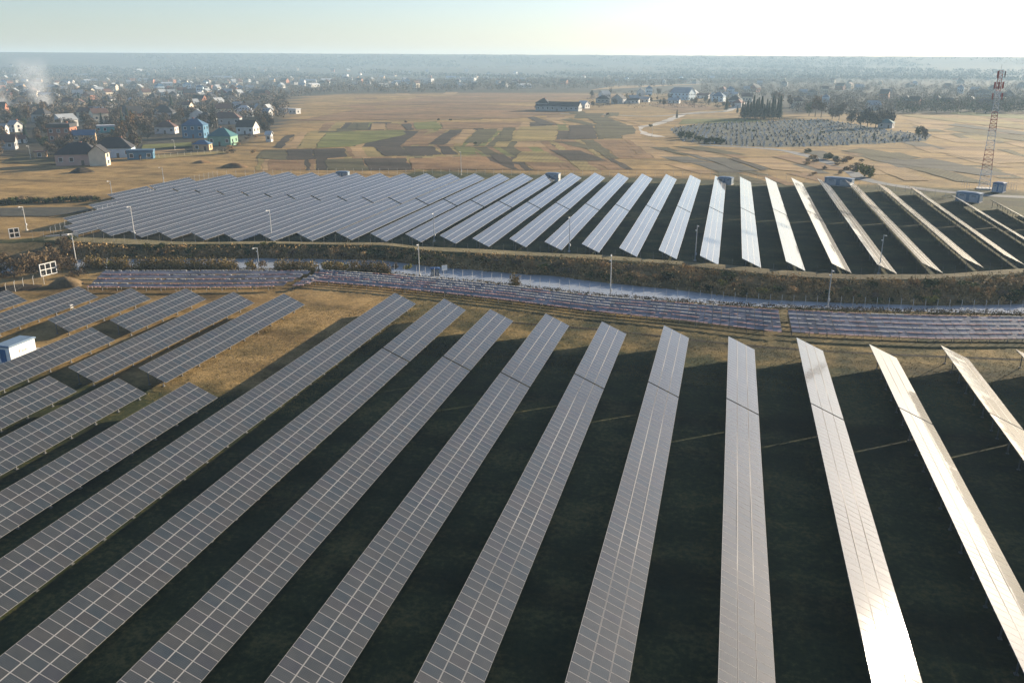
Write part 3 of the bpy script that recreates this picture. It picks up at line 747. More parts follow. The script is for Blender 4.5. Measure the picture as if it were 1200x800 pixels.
def tuft_mass(name, bx, by, bz, m, hgt, spread, k, size, label, kind='stuff'):
    n = len(bx); hs = hgt * RNG.uniform(.4, 1.3, n)
    C = np.repeat(np.stack([bx, by, bz], 1), k, 0)
    o = RNG.normal(size=(n * k, 3)) * spread; o[:, 2] = RNG.random(n * k) * np.repeat(hs, k)
    C = C + o
    a = RNG.normal(size=(n * k, 3)) + [0, 0, .8]; a /= np.linalg.norm(a, axis=1)[:, None]
    b = np.cross(a, RNG.normal(size=(n * k, 3))); b /= np.linalg.norm(b, axis=1)[:, None]
    s = size * RNG.uniform(.6, 1.4, n * k)[:, None]
    V = np.stack([C - a * s * 1.5, C - b * s * .7, C + a * s * 1.5, C + b * s * .7], 1).reshape(-1, 3)
    return tag(link(name, arr_mesh(name, V, np.arange(len(V)).reshape(-1, 4), [m])), label, None, None, kind)
tuft_mass('undergrowth', bx, by, bz, M['scrub'], .9, .35, 9, .16, 'tangled brown scrub covering the far canal bank')
# dry weeds on the near bank lip and along the low racks
N = 3500
bx = RNG.uniform(-140, 90, N); by = yb(bx) - np.abs(RNG.normal(0, 1.6, N)); bz = np.zeros(N)
tuft_mass('dry_grass', bx, by, bz, foliage('dry_weeds', (.05,.035,.018), (.11,.078,.036), (.19,.14,.06), .3), .45, .22, 6, .09, 'dry weeds along the near lip of the canal')
N = 5200
bx = RNG.uniform(-132, -30, N); by = yb(bx) - .3 - np.abs(RNG.normal(0, .9, N)); kk = (np.sin(bx * .42) + np.sin(bx * .17 + 2) + np.sin(bx * 1.1)) > np.interp(bx, [-132, -75, -50], [-1.5, -.3, 2.2])
bx, by = bx[kk], by[kk]
tuft_mass('reeds', bx, by, 0 * bx, foliage('golden_reeds', (.12,.085,.035), (.26,.19,.075), (.40,.31,.13), .3), 2.1, .3, 7, .13, 'golden reeds half hiding the left part of the canal')
# grass tussocks in the open patch beside the first long row and at the row ends
N = 16000
px = RNG.uniform(-62, 60, N); py = RNG.uniform(108, 140, N)
sel = (py < yf(px) - 2); px, py = px[sel], py[sel]
qx = RNG.uniform(-72, -50, 6000); qy = RNG.uniform(86, 132, 6000)
px = np.r_[px, qx]; py = np.r_[py, qy]
tuft_mass('grass', px, py, 0 * px, foliage('short_grass', (.10,.085,.03), (.18,.14,.05), (.30,.23,.09), .12), .12, .2, 4, .04, 'rough short grass past the ends of the near rows')

# scrub trees in the left corner by the canal
for i in range(26):
    p = at(random.uniform(-12, 92), random.uniform(293, 322)); 
    tree('scrubtree', p, random.uniform(.6, 1.15), 'leafless brown scrub tree in the thicket left of the canal', 'scrub trees in the left thicket', z=hz(p[0], p[1]))
for i in range(26):
    p = at(random.uniform(-8, 105), random.uniform(288, 326)); bush(random.choice(['twig', 'rusty', 'twig', 'green']), p, random.uniform(.7, 1.4), 'low brown bush in the thicket left of the canal', 'bushes in the left thicket', hz(p[0], p[1]))
# dark hedge across the left meadow
for i in range(26):
    p = at(-6 + i * 4.7, 240 - i * .18 + random.uniform(-1, 1)); bush('green' if i % 3 else 'twig', p, random.uniform(1.2, 1.7), 'dark low bush of the hedge across the left meadow', 'hedge bushes across the left meadow')

# ------------------------------------------------------------------ houses
def hmat(name, c): return mat(name, c, .8, .1, .4)
WC = {'white': hmat('white_render', (.54, .52, .49)), 'cream': hmat('cream_render', (.58, .50, .38)), 'pink': hmat('pink_render', (.46, .30, .25)), 'brick': hmat('brick_wall', (.30, .12, .07)),
      'blue': hmat('blue_render', (.06, .16, .25)), 'teal': hmat('teal_render', (.08, .30, .30)), 'green': hmat('green_render', (.17, .30, .22)), 'grey': hmat('grey_render', (.30, .30, .30)), 'tan': hmat('tan_render', (.42, .28, .16)), 'palblue': hmat('pale_blue_render', (.45, .55, .62))}
RC = {'dark': hmat('dark_tiles', (.035, .034, .038)), 'brown': hmat('brown_tiles', (.10, .055, .045)), 'red': hmat('red_tiles', (.15, .065, .05)), 'grey': hmat('grey_sheet', (.27, .29, .31)), 'blue': hmat('blue_sheet', (.045, .11, .19)), 'teal': hmat('teal_tiles', (.03, .12, .14)), 'pale': hmat('pale_sheet', (.45, .46, .47))}
def roof_mb(w, d, z, h, kind, ov=.5):
    s = MB(); a, b = w / 2 + ov, d / 2 + ov; zt = z + h
    if kind == 'hip':
        r = max(w / 2 - d / 2, .3)
        A, B, C, D = (-a, -b, z), (a, -b, z), (a, b, z), (-a, b, z); E_, G = (-r, 0, zt), (r, 0, zt)
        for f in ((A, B, G, E_), (C, D, E_, G), (B, C, G), (D, A, E_), (D, C, B, A)): s.quadface(f)
    elif kind == 'gable':
        for sgn in (-1, 1):
            lo1, lo2, hi1, hi2 = (-a, sgn * b, z - ov * h / (d / 2 + ov) * .6), (a, sgn * b, z - ov * h / (d / 2 + ov) * .6), (-a, 0, zt), (a, 0, zt)
            up = lambda p: (p[0], p[1], p[2] + .22)
            q = [lo1, lo2, hi2, hi1] if sgn < 0 else [lo2, lo1, hi1, hi2]
            s.quadface([up(p) for p in q]); s.quadface(q[::-1])
            s.quadface([q[0], q[1], up(q[1]), up(q[0])]); s.quadface([q[1], q[2], up(q[2]), up(q[1])]); s.quadface([q[3], q[0], up(q[0]), up(q[3])])
    else:
        s.box((0, 0, z + h / 2), (w + ov, d + ov, h))
    return s
def wall_mb(w, d, wh, rh, kind):
    s = MB(); s.box((0, 0, wh / 2 - .2), (w, d, wh + .4))
    if kind == 'gable':
        for sx in (-1, 1):
            x = sx * (w / 2 - .06)
            q = [(x, -d / 2, wh), (x, d / 2, wh), (x, 0, wh + rh - .1)]
            s.quadface([(p[0] + .06 * sx, p[1], p[2]) for p in (q if sx > 0 else q[::-1])]); s.quadface([(p[0] - .06 * sx, p[1], p[2]) for p in (q[::-1] if sx > 0 else q)])
    return s
def face_cam(xy, extra=0.0): return math.atan2(-xy[0], xy[1]) + extra
def house(px, py, w, d, wh, rh, kind, wall, roof, label, rot=0.0, win=3, storeys=1, chim=1, door=True, name='house', group=None, cat='house'):
    g = at(px, py); dr = g[:2] / np.hypot(*g[:2]); p = g[:2] + dr * d / 2
    t = thing(name, label, cat, (p[0], p[1], 0), face_cam(p, rot), group)
    wl = part('wall', wall_mb(w, d, wh, rh, kind), WC[wall], t)
    rf = part('roof', roof_mb(w, d, wh, rh, kind), RC[roof], t)
    for c in range(chim):
        s = MB(); cx = w * random.uniform(-.3, .3); s.box((cx, d * .12, wh + rh * .7 + .3), (.8, .8, 2.2)); s.box((cx, d * .12, wh + rh * .7 + 1.45), (1.0, 1.0, .2)); part('chimney', s, WC['brick'], rf)
    for fl in range(storeys):
        z = (wh / storeys) * (fl + .55)
        for i in range(win):
            x = -w / 2 + w * (i + .5) / win
            if door and fl == 0 and i == win // 2:
                s = MB(); s.box((x, -d / 2 - .02, 1.05), (1.1, .1, 2.1)); part('door', s, M['bark'], t); continue
            s = MB(); s.box((x, -d / 2 - .02, z), (1.5, .08, 1.6)); f = part('window', s, M['pane'], t)
            s = MB()
            for (cx, cz, sx, sz) in ((-.8, 0, .12, 1.8), (.8, 0, .12, 1.8), (0, .86, 1.5, .12), (0, -.86, 1.7, .14)): s.box((x + cx, -d / 2 - .05, z + cz), (sx, .12, sz))
            part('frame', s, M['white'], f)
        for i in range(max(1, int(d / 4))):
            y = -d / 2 + d * (i + .5) / max(1, int(d / 4))
            s = MB(); s.box((w / 2 + .02, y, z), (.08, 1.4, 1.5)); part('window', s, M['pane'], t)
    return t
house(95, 194, 17, 10, 4.6, 4.6, 'hip', 'pink', 'dark', 'pink house with dark hipped roof at the edge of the meadow', -.25, 4, 1, 1)
house(118, 195, 4.5, 7, 5.5, 3.0, 'gable', 'cream', 'dark', 'gabled wing in painted sunlit cream on the right end of the pink house', 1.2, 1, 2, 0, False)  # cream walls carry the sunlit peach tone of this gable end
house(136, 185, 16, 10, 4.2, 4.8, 'hip', 'palblue', 'dark', 'white house with dark hipped roof and two chimneys behind the pink house', -.2, 4, 1, 2)
house(166, 187, 11, 6, 3.2, 1.0, 'flat', 'blue', 'blue', 'long blue outbuilding right of the dark roofed white house', -.15, 3, 1, 0)
house(75, 166, 12, 11, 7.5, 2.0, 'flat', 'brick', 'dark', 'dark brick house of two storeys behind the pink house', -.35, 3, 2, 1)
house(100, 166, 11, 7, 3.5, 2.5, 'gable', 'tan', 'blue', 'low house with long blue roof beside the brick house', -.15, 3, 1, 0)
house(48.5, 185, 4.4, 4, 2.5, .4, 'flat', 'tan', 'red', 'small orange shed left of the pink house', -.3, 1, 1, 0, False, 'shed', None, 'shed')
house(24, 168, 6, 5, 2.4, 1.6, 'gable', 'white', 'red', 'small white cottage with red roof at the left edge', -.2, 2, 1, 1)
house(19, 155, 6, 6, 4.5, 2.4, 'gable', 'white', 'grey', 'tall white gabled house near the left edge', -.9, 2, 2, 1)
house(4, 158, 5, 5, 4, 2.2, 'gable', 'white', 'grey', 'white gabled house cut by the left picture edge', -.5, 2, 1, 0)
house(129, 155.5, 15, 8, 3.6, .8, 'flat', 'teal', 'pale', 'flat roofed teal house with pale roof edge in the village', -.2, 4, 1, 0)
house(196, 157, 12, 8, 4, 3.2, 'hip', 'white', 'brown', 'white house with brown roof left of the tall blue house', -.3, 3, 1, 2)
house(230, 162, 12.5, 9, 7.2, 3.6, 'hip', 'blue', 'blue', 'tall bright blue house of two storeys', -.35, 3, 2, 1)
house(238, 176.5, 8, 6, 3.0, 2.0, 'hip', 'tan', 'blue', 'small shed with a blue roof in front of the tall blue house', -.3, 2, 1, 0, True, 'shed', None, 'shed')
house(262, 171, 12.5, 10, 4.8, 4.2, 'hip', 'green', 'teal', 'green house with teal hipped roof', -.4, 3, 1, 1)
house(291, 157.5, 11, 9, 4.5, 3.6, 'gable', 'white', 'dark', 'white house with black gabled roof right of the green house', -.45, 3, 1, 0)
house(266, 146, 20, 10, 4.2, 4.2, 'hip', 'grey', 'brown', 'wide grey house with brown roof behind the green house', -.2, 4, 1, 2)
house(287, 137, 15, 11, 4.2, 4.5, 'hip', 'white', 'pale', 'house with pale pyramid roof behind the black gabled house', -.2, 4, 1, 0)
house(314, 138.5, 6, 6, 5, 2.4, 'gable', 'white', 'grey', 'narrow white house beside the road out of the village', -.6, 2, 2, 0)
house(340, 133.5, 19, 6, 3.4, 1.0, 'flat', 'white', 'pale', 'long low white building beside the road out of the village', -.75, 5, 1, 0)
house(221, 134, 7, 7, 7.5, 2.6, 'gable', 'cream', 'brown', 'tall cream house behind the tall blue house', -.5, 2, 2, 1)
house(316, 166.5, 3, 3, 4, 1.6, 'gable', 'white', 'pale', 'tiny white hut by the field corner', -.4, 1, 1, 0, False, 'hut', None, 'hut')
house(2, 176, 14, 8, 4, 3.2, 'gable', 'grey', 'brown', 'grey house with brown roof low at the left edge', -.2, 3, 1, 1)
house(655, 130.5, 40, 12, 4.5, 3.5, 'gable', 'grey', 'dark', 'long dark roofed farm barn beyond the field plots', -.3, 9, 1, 0, True, 'barn', None, 'barn')
house(637, 130, 12, 11, 7, 4, 'hip', 'grey', 'dark', 'tall dark roofed house at the left end of the farm barn', -.3, 3, 2, 1)
house(684, 127.5, 8, 10, 4, 3, 'gable', 'white', 'pale', 'bright white gable end at the right end of the farm barn', -.5, 2, 1, 0)
house(725, 122, 11, 13, 5, 5, 'gable', 'grey', 'dark', 'dark gabled barn with white annex behind it', 1.2, 3, 1, 0, True, 'barn', None, 'barn')
house(738, 121.5, 20, 7, 3.5, 2, 'gable', 'white', 'dark', 'low white annex right of the dark gabled barn', -.2, 5, 1, 0)
house(754, 120, 13, 8, 3.5, 2.2, 'gable', 'white', 'grey', 'low white cottage between the dark barn and the grey hall', -.2, 3, 1, 0)
house(800, 117.5, 24, 16, 8, 6, 'gable', 'palblue', 'grey', 'large blue grey hall behind the white cottages', -.5, 5, 2, 0, True, 'hall', None, 'hall')
house(790, 121.5, 12, 7, 3.4, 2.4, 'gable', 'white', 'grey', 'white cottage in front of the large grey hall', -.2, 3, 1, 0)
house(842, 119.5, 13, 10, 6, 4.5, 'hip', 'palblue', 'blue', 'pale blue house with blue roof near the conifer grove', -.3, 3, 2, 1)
house(824, 115.5, 15, 8, 3.5, 2.4, 'gable', 'white', 'red', 'white cottage with red roof left of the pale blue house', -.3, 3, 1, 0)
house(857, 114, 18, 8, 4, 2, 'gable', 'white', 'pale', 'long white shed behind the pale blue house', -.3, 4, 1, 0)
house(1038, 150.5, 9, 7, 3.5, 2.4, 'hip', 'grey', 'teal', 'dark roofed chapel hut at the far edge of the cemetery', -.2, 2, 1, 0, True, 'hut', None, 'hut')

def far_house_mesh(w, d, wh, rh, kind, wall, roof):
    a, b = wall_mb(w, d, wh, rh, kind), roof_mb(w, d, wh, rh, kind, .4)
    n = len(a.v); a.v += b.v; a.f += [tuple(i + n for i in f) for f in b.f]; a.m += [1] * len(b.f)
    for sx in (-.28, 0, .28):
        n0 = len(a.f); a.box((sx * w, -d / 2 - .03, wh * .55), (1.3, .1, 1.5), mi=2); a.box((sx * w, d / 2 + .03, wh * .55), (1.3, .1, 1.5), mi=2)
    return a.mesh('house', [WC[wall], RC[roof], M['pane']])
fh = []
for (w, d, wh, rh, kd, wl, rf) in ((11, 9, 4.5, 3.6, 'gable', 'white', 'grey'), (12, 9, 5, 4, 'hip', 'white', 'red'), (10, 8, 6.5, 3, 'gable', 'cream', 'brown'), (13, 10, 5, 4.2, 'hip', 'grey', 'dark'), (9, 9, 7, 3.4, 'hip', 'palblue', 'blue'), (22, 10, 5, 2.5, 'gable', 'white', 'pale'), (11, 8, 4, 3.8, 'gable', 'tan', 'grey'), (34, 13, 9, 1, 'flat', 'white', 'grey'), (12, 10, 5.5, 4, 'gable', 'brick', 'dark')):
    fh.append((far_house_mesh(w, d, wh, rh, kd, wl, rf), '%s walled, %s roofed' % ({'palblue': 'pale blue', 'brick': 'red brick'}.get(wl, wl), rf)))
placed = []
def scatter_houses(n, xr, yr, where, wts):
    for i in range(n):
        for _ in range(30):
            px, py = random.uniform(*xr), yr[0] + (yr[1] - yr[0]) * random.random()
            if px > 330 + 4 * max(0, 118 - py) and py > 108 and px < 620: continue
            if all(abs(px - a) > 7 * ppm(py) + 1 or abs(py - b3) > 2.2 for a, b3 in placed): break
        placed.append((px, py)); me, ds = random.choices(fh, wts)[0]
        p = at(px, py); o = link('house', me, None, (p[0], p[1], hz(p[0], p[1])), (0, 0, face_cam(p, random.choice([0, 1.57, .5, -.5, 1.1]) + random.uniform(-.2, .2))))
        o.scale = (random.uniform(.85, 1.2),) * 2 + (random.uniform(.85, 1.2),)
        tag(o, 'small %s house %s' % (ds, where), 'house', 'houses ' + where)
W1 = (2.5, .8, 2, 5, .7, .5, 2.5, 0, 2.5)
scatter_houses(36, (-5, 320), (118, 150), 'among trees in the left village', W1)
scatter_houses(85, (0, 330), (100, 118), 'in the middle of the left town', W1)
scatter_houses(150, (0, 620), (88, 103), 'in the distant pale town', (4, 1, 2, 4, 1, 2, 2, 1, 2))
scatter_houses(22, (600, 860), (91, 99), 'at the wood beyond the farms', W1)
scatter_houses(46, (860, 1210), (94, 130), 'in the hazy wooded suburb', W1)
scatter_houses(10, (690, 870), (108, 121), 'around the farms', W1)

# ------------------------------------------------------------------ trees of the village, farms, cemetery
busy = [(95,194),(136,185),(166,187),(75,166),(100,166),(48,185),(24,168),(19,155),(129,155),(196,157),(230,162),(238,176),(262,171),(291,157),(266,146),(287,137),(340,133),(314,138),(316,166)]
cnt = 0
while cnt < 290:
    py = 112 + 76 * random.random() ** 1.25; px = random.uniform(-5, 335 - max(0, py - 150) * 1.1)
    if px > 318 and py > 140: continue
    if any(abs(px - a) < 20 and -2 < py - b3 < 9 for a, b3 in busy): continue
    if 165 < px < 226 and py > 166: continue
    if 222 < px < 310 and py > 158: continue
    if py > 170 and px < 70 and random.random() < .6: continue
    kd = random.choices(['bare', 'brown', 'olive', 'conifer'], (7, 1.2, .8, .35))[0]
    tree(kd, at(px, py), random.uniform(.6, 1.15), {'bare': 'leafless grey brown tree', 'brown': 'rusty autumn tree', 'olive': 'dull green tree', 'conifer': 'dark conifer'}[kd] + ' among the village houses', 'trees among the village houses'); cnt += 1
for px, py, s in ((150, 145, 1.0), (143, 146, .8), (156, 146, .7)):
    tree('conifer', at(px, py), s, 'dark conifer clump behind the flat roofed teal house', 'conifers behind the teal house')
for i in range(15):     # conifer grove
    px = 869 + i * 3.2 + random.uniform(-.6, .6); tree('conifer', at(px, 139 + (i % 3) * .9 - .5), random.uniform(.95, 1.25), 'tall dark conifer in the grove above the cemetery', 'conifers of the grove above the cemetery')
for px, py, s, lb in ((851, 130, .95, 'single pointed conifer beside the gravel road'), (864, 133, .55, 'small dark conifer at the left end of the grove'), (793, 139, .5, 'small dark conifer beside the gravel road bend')):
    tree('conifer', at(px, py), s, lb, None)
for i, (px, py, s, kd) in enumerate(((906, 122, 1.3, 'brown'), (914, 124, 1.2, 'brown'), (925, 128, 1.2, 'brown'), (932, 126, 1.0, 'brown'), (948, 136, 1.5, 'olive'), (955, 137, 1.4, 'brown'), (962, 138, 1.5, 'brown'), (975, 140, 1.2, 'bare'), (983, 141, 1.3, 'bare'), (1008, 150, 1.3, 'bare'), (1016, 150, 1.35, 'bare'), (1026, 150, 1.3, 'bare'), (1034, 149, 1.3, 'bare'), (1042, 149, 1.2, 'bare'), (997, 147, 1.1, 'bare'), (1076, 161, .85, 'olive'), (1083, 163, .7, 'bare'))):
    tree(kd, at(px, py), s, {'brown': 'tall rusty tree', 'olive': 'dark green leafy tree', 'bare': 'tall leafless tree'}[kd] + ' behind the cemetery', 'trees behind the cemetery')
for i in range(34):
    px, py = random.uniform(690, 870), random.uniform(108, 128)
    kd = random.choice(['bare', 'bare', 'brown']); tree(kd, at(px, py), random.uniform(.5, .9), {'brown': 'rusty tree', 'bare': 'leafless tree'}[kd] + ' between the farm cottages', 'trees between the farm cottages')
for px, py, s, kd, lb in ((762, 149, 1.6, 'green', 'round dark bush at the bend of the gravel road'), (798, 161, 3.0, 'green', 'big dark bush at the left corner of the cemetery'), (808, 163, 3.2, 'green', 'broad dark bush second from the cemetery corner'), (818, 165, 2.2, 'green', 'dark bush between the two big cemetery bushes'), (838, 168, 2.9, 'green', 'broad dark bush along the cemetery front'), (828, 168, 2.4, 'green', 'low dark bush along the cemetery front'), (846, 168, 2.0, 'green', 'last dark bush in the cemetery front hedge'), (947, 179, 1.7, 'green', 'dark round bush beside the grey road'), (970, 187, 2.3, 'green', 'largest dark bush beside the grey road'), (978, 188, 1.6, 'green', 'dark bush touching the largest one by the road'), (989, 191, 1.6, 'twig', 'brown bush just past the dark roadside bushes'), (1016, 208, 3.4, 'yellow', 'large pale willow bush at the end of the blue kiosk'), (557, 169, 1.0, 'green', 'lone dark bush between field plots'), (514, 141.5, 1.2, 'green', 'left one of two dark bushes on the farm path'), (528, 141.5, 1.2, 'green', 'right one of two dark bushes on the farm path'), (476, 144, 1.5, 'twig', 'grey bush on the farm path left of the green plot'), (630, 129, 3.2, 'twig', 'bare brown bush at the left end of the barn'), (712, 135, 1.6, 'twig', 'brown bush beside the lane of the farm')):
    bush(kd, at(px, py), s, lb, None)
for i in range(40):
    px, py = (random.uniform(230, 330), random.uniform(160, 181)) if i < 22 else (random.uniform(780, 1000), random.uniform(176, 200))
    if i < 22 and px > 300: px -= 30
    if i >= 22: px, py = random.uniform(940, 1010), random.uniform(184, 206)
    bush(random.choice(['twig', 'rusty']), at(px, py), random.uniform(1.0, 1.7), 'brown bush on the village edge' if i < 22 else 'low brown bush beside the grey road', 'brown bushes on the village edge' if i < 22 else 'low bushes beside the grey road')

# far woods and town greenery as one mass each
def wood_mass(name, pts, m, w, h, k, size, label):
    n = len(pts); C = np.repeat(np.array([[p[0], p[1], hz(p[0], p[1])] for p in pts]), k, 0); sc = np.repeat(RNG.uniform(.7, 1.3, n), k)
    d = RNG.normal(size=(n * k, 3)); d /= np.linalg.norm(d, axis=1)[:, None]; r = RNG.random(n * k) ** .4
    C = C + d * (r * sc)[:, None] * [w / 2, w / 2, h * .42] + np.stack([0 * sc, 0 * sc, h * .5 * sc], 1)
    a = RNG.normal(size=(n * k, 3)) + [0, 0, .7]; a /= np.linalg.norm(a, axis=1)[:, None]; b = np.cross(a, RNG.normal(size=(n * k, 3))); b /= np.linalg.norm(b, axis=1)[:, None]
    s = size * RNG.uniform(.6, 1.4, n * k)[:, None]
    V = np.stack([C - a * s * 1.4, C - b * s * .8, C + a * s * 1.4, C + b * s * .8], 1).reshape(-1, 3)
    return tag(link(name, arr_mesh(name, V, np.arange(len(V)).reshape(-1, 4), [m])), label, None, None, 'stuff')
def px_scatter(n, xr, yr, f=None):
    L = []
    while len(L) < n:
        px, py = random.uniform(*xr), random.uniform(*yr)
        if f and not f(px, py): continue
        L.append(at(px, py))
    return L
def town_ok(px, py):
    if px > 335 + 5 * max(0, 118 - py): return False
    return True
wood_mass('woods', px_scatter(3000, (-30, 470), (93, 140), town_ok), M['twig'], 9, 8, 26, .55, 'mass of leafless trees filling the left town')
wood_mass('woods', px_scatter(900, (380, 800), (96, 110), lambda x, y: y < 112 - (x - 380) * .022 and y > 96), M['twig'], 9, 11, 26, .6, 'long dark wood beyond the brown meadow')
_cl = lambda x, y: (lambda p: math.sin(p[0] * .004 + 2) + math.sin(p[1] * .0047 + p[0] * .0016) + math.sin(p[0] * .011 - p[1] * .006) > .35)(at(x, y))
wood_mass('woods', px_scatter(3400, (-30, 1230), (86.5, 98), _cl), M['twig'], 15, 9, 14, 1.0, 'hazy far woods below the ridge')
wood_mass('woods', px_scatter(2300, (820, 1230), (92, 134), lambda x, y: y < 112 + min(1, max(0, (x - 835) / 50)) * 21 and not (x < 930 and y > 116)), M['twig'], 9, 9, 40, .42, 'hazy wooded suburb beyond the cemetery')
wood_mass('woods', px_scatter(260, (1050, 1230), (120, 134)), M['green'], 9, 9, 28, .5, 'dark green belt of trees behind the right hand fields')

rr_, aa_ = RNG.uniform(2350, 4050, 9000), RNG.uniform(R(-52), R(24), 9000)
gx_, gy_ = rr_ * np.sin(aa_), rr_ * np.cos(aa_)
sel = (np.sin(gx_ * .0031 + 1) + np.sin(gy_ * .0052 - gx_ * .0012) + .8 * np.sin(gx_ * .009 + gy_ * .011)) > -.1
wood_mass('woods', [(a, b2) for a, b2 in zip(gx_[sel], gy_[sel])], M['darktwig'], 30, 11, 8, 2.2, 'brown wooded country rising to the far ridge')
wood_mass('scrub', px_scatter(240, (690, 880), (107, 128)), M['twig'], 7, 4, 26, .3, 'brown scrub between the farm cottages')
# ------------------------------------------------------------------ cemetery
def inpoly(x, y, P):
    c = False
    for i in range(len(P)):
        (x0, y0), (x1, y1) = P[i], P[i - 1]
        if (y0 > y) != (y1 > y) and x < (x1 - x0) * (y - y0) / (y1 - y0) + x0: c = not c
    return c
cem = [(800,166),(850,170.5),(905,173),(960,171.5),(1020,169),(1085,165.5),(1092,158),(1040,153),(1005,146),(960,140),(900,142),(850,143.5),(805,147),(785,151)]
gmb = MB(); gp_ = [at(x, y)[:2] for x, y in cem]
ar = sum(gp_[i - 1][0] * gp_[i][1] - gp_[i][0] * gp_[i - 1][1] for i in range(len(gp_)))
gmb.quadface([(p[0], p[1], .012) for p in (gp_ if ar > 0 else gp_[::-1])])
tag(link('cemetery_ground', gmb.mesh('cemetery_ground', [ground_like('cemetery_turf', (.04, .048, .038), (.075, .08, .066), (.14, .14, .118), 1.2, .3)])), 'grey green ground of the cemetery', None, None, 'structure')
SM = [mat('pale_stone', (.44, .44, .44), .6, .1, 1), mat('grey_stone', (.34, .345, .35), .5, .15, 1), mat('dark_granite', (.05, .05, .055), .25, .2, 1)]
def stone_mb(w, h, t):
    s = MB(); prof = [(-w / 2, 0), (w / 2, 0), (w / 2, h * .8), (w * .3, h * .95), (0, h), (-w * .3, h * .95), (-w / 2, h * .8)]
    n = len(prof); b = len(s.v)
    for y in (-t / 2, t / 2): s.v += [(x, y, z + .25) for x, z in prof]
    s.f.append(tuple(b + i for i in range(n))); s.f.append(tuple(b + n + i for i in range(n - 1, -1, -1))); s.m += [0, 0]
    for i in range(n):
        j = (i + 1) % n; s.f.append((b + j, b + i, b + n + i, b + n + j)); s.m.append(0)
    s.box((0, -.9, .14), (w * 1.25, 2.4, .28))
    return s
stone_mb_ = [stone_mb(.9, 1.4, .2), stone_mb(1.2, 1.2, .2), stone_mb(.7, 1.7, .18)]
st_me = [[s.mesh('headstone', [m]) for m in SM] for s in stone_mb_]
allp = []
# graves in rows that follow one direction
for r_ in range(80):
    for c_ in range(90):
        x, y = -75 + c_ * 2.9 + random.uniform(-.7, .7), 430 + r_ * 5.2 + random.uniform(-.8, .8)
        px, py, zc = pj((x, y, 0))
        if inpoly(px, py, cem) and random.random() < .7: allp.append((zc, x, y))
allp.sort()
def tone(): return random.choices([0, 1, 2], (2.2, 3, 3))[0]
tn_ = ['pale', 'grey', 'dark']
for zc, x, y in allp[:300]:
    i = tone(); o = link('headstone', random.choice(st_me)[i], None, (x, y, 0), (0, 0, YAW * .6 + random.uniform(-.08, .08)))
    s = random.uniform(.5, .85); o.scale = (s, s, s * random.uniform(.85, 1.3))
    tag(o, '%s upright headstone near the front edge of the cemetery' % tn_[i], 'headstone', 'headstones along the front of the cemetery')
cm = MB()
for zc, x, y in allp[300:2600]:
    i = tone(); w, h = random.uniform(.4, .8), random.uniform(.5, 1.1)
    cm.box((x, y, h / 2), (w, .22, h), YAW * .6, i); cm.box((x, y - 1, .13), (w * 1.2, 2.0, .26), YAW * .6, i)
tag(link('headstones', cm.mesh('headstones', SM)), 'crowd of headstones filling the back of the cemetery', None, None, 'stuff')
for i in range(24):
    for _ in range(60):
        px, py = random.uniform(790, 1085), random.uniform(143, 169)
        if inpoly(px, py, cem): break
    if i % 3: bush('green', at(px, py), random.uniform(.6, 1.1), 'small dark green bush between the cemetery graves', 'small bushes between the graves')
    else: tree('conifer', at(px, py), random.uniform(.2, .34), 'thin little conifer between the cemetery graves', 'small conifers between the graves')

# ------------------------------------------------------------------ cabin, kiosks and cabinets
def kiosk(loc, rz, w, d, h, wall, roofm, label, name='transformer_kiosk', cat='kiosk', slope=.25, side=None):
    t = thing(name, label, cat, loc, rz, None)
    s = MB(); s.box((0, 0, .1), (w + .3, d + .3, .2)); part('plinth', s, M['concrete'], t)
    s = MB(); s.box((0, 0, .2 + (h - .2) / 2), (w, d, h - .2)); part('body', s, wall, t)
    s = MB(); b = len(s.v)
    s.box((0, 0, h + .06), (w + .35, d + .35, .12)); s.box((0, 0, h + .12 + slope / 2), (w + .3, d + .3, slope), top=.55)
    part('roof', s, roofm, t)
    for sx in (-.25, .25):
        s = MB(); s.box((sx * w, -d / 2 - .02, .2 + h * .42), (w * .36, .06, h * .75)); dr = part('door', s, M['pole_grey'], t)
        s = MB(); s.box((sx * w + w * .12, -d / 2 - .08, h * .5), (.06, .08, .3)); part('handle', s, M['steel'], dr)
        s = MB()
        for q in range(4): s.box((sx * w, -d / 2 - .06, h * .68 + q * .09), (w * .2, .04, .045))
        part('vent', s, M['dark'], dr)
    return t
pad = MB(); pc = at(25, 418)
pad.quadface([(pc[0] - 3.2, pc[1] - 4.2, .015), (pc[0] + 2.2, pc[1] - 4.4, .015), (pc[0] + 2.5, pc[1] + 4.0, .015), (pc[0] - 3.0, pc[1] + 4.3, .015)])
tag(link('gravel_pad', pad.mesh('gravel_pad', [M['road']])), 'gravel pad under the white cabin', None, None, 'structure')
c0, c1 = at(10, 407.5, 2.6), at(41, 396, 2.6)
Lc = float(abs(c1[1] - c0[1])); xf = float((c0[0] + c1[0]) / 2); yc = float((c0[1] + c1[1]) / 2)
t = thing('equipment_cabin', 'white equipment cabin with blue roof and faint red lettering at the left edge', 'cabin', (xf - 1.3, yc, 0), 0)
s = MB(); s.box((0, 0, .12), (2.7, Lc + .2, .24)); part('plinth', s, M['concrete'], t)
s = MB(); s.box((0, 0, 1.4), (2.5, Lc, 2.35)); part('body', s, M['white'], t)
s = MB(); s.box((0, 0, 2.66), (2.8, Lc + .35, .18)); s.box((0, 0, 2.78), (2.7, Lc + .25, .1), top=.94); part('roof', s, M['roof_blue'], t)
s = MB(); s.box((0, -Lc / 2 - .03, 1.25), (1.0, .06, 2.0)); dr = part('door', s, M['wall_blue'], t)
s = MB(); s.box((.35, -Lc / 2 - .09, 1.2), (.05, .07, .25)); part('handle', s, M['steel'], dr)
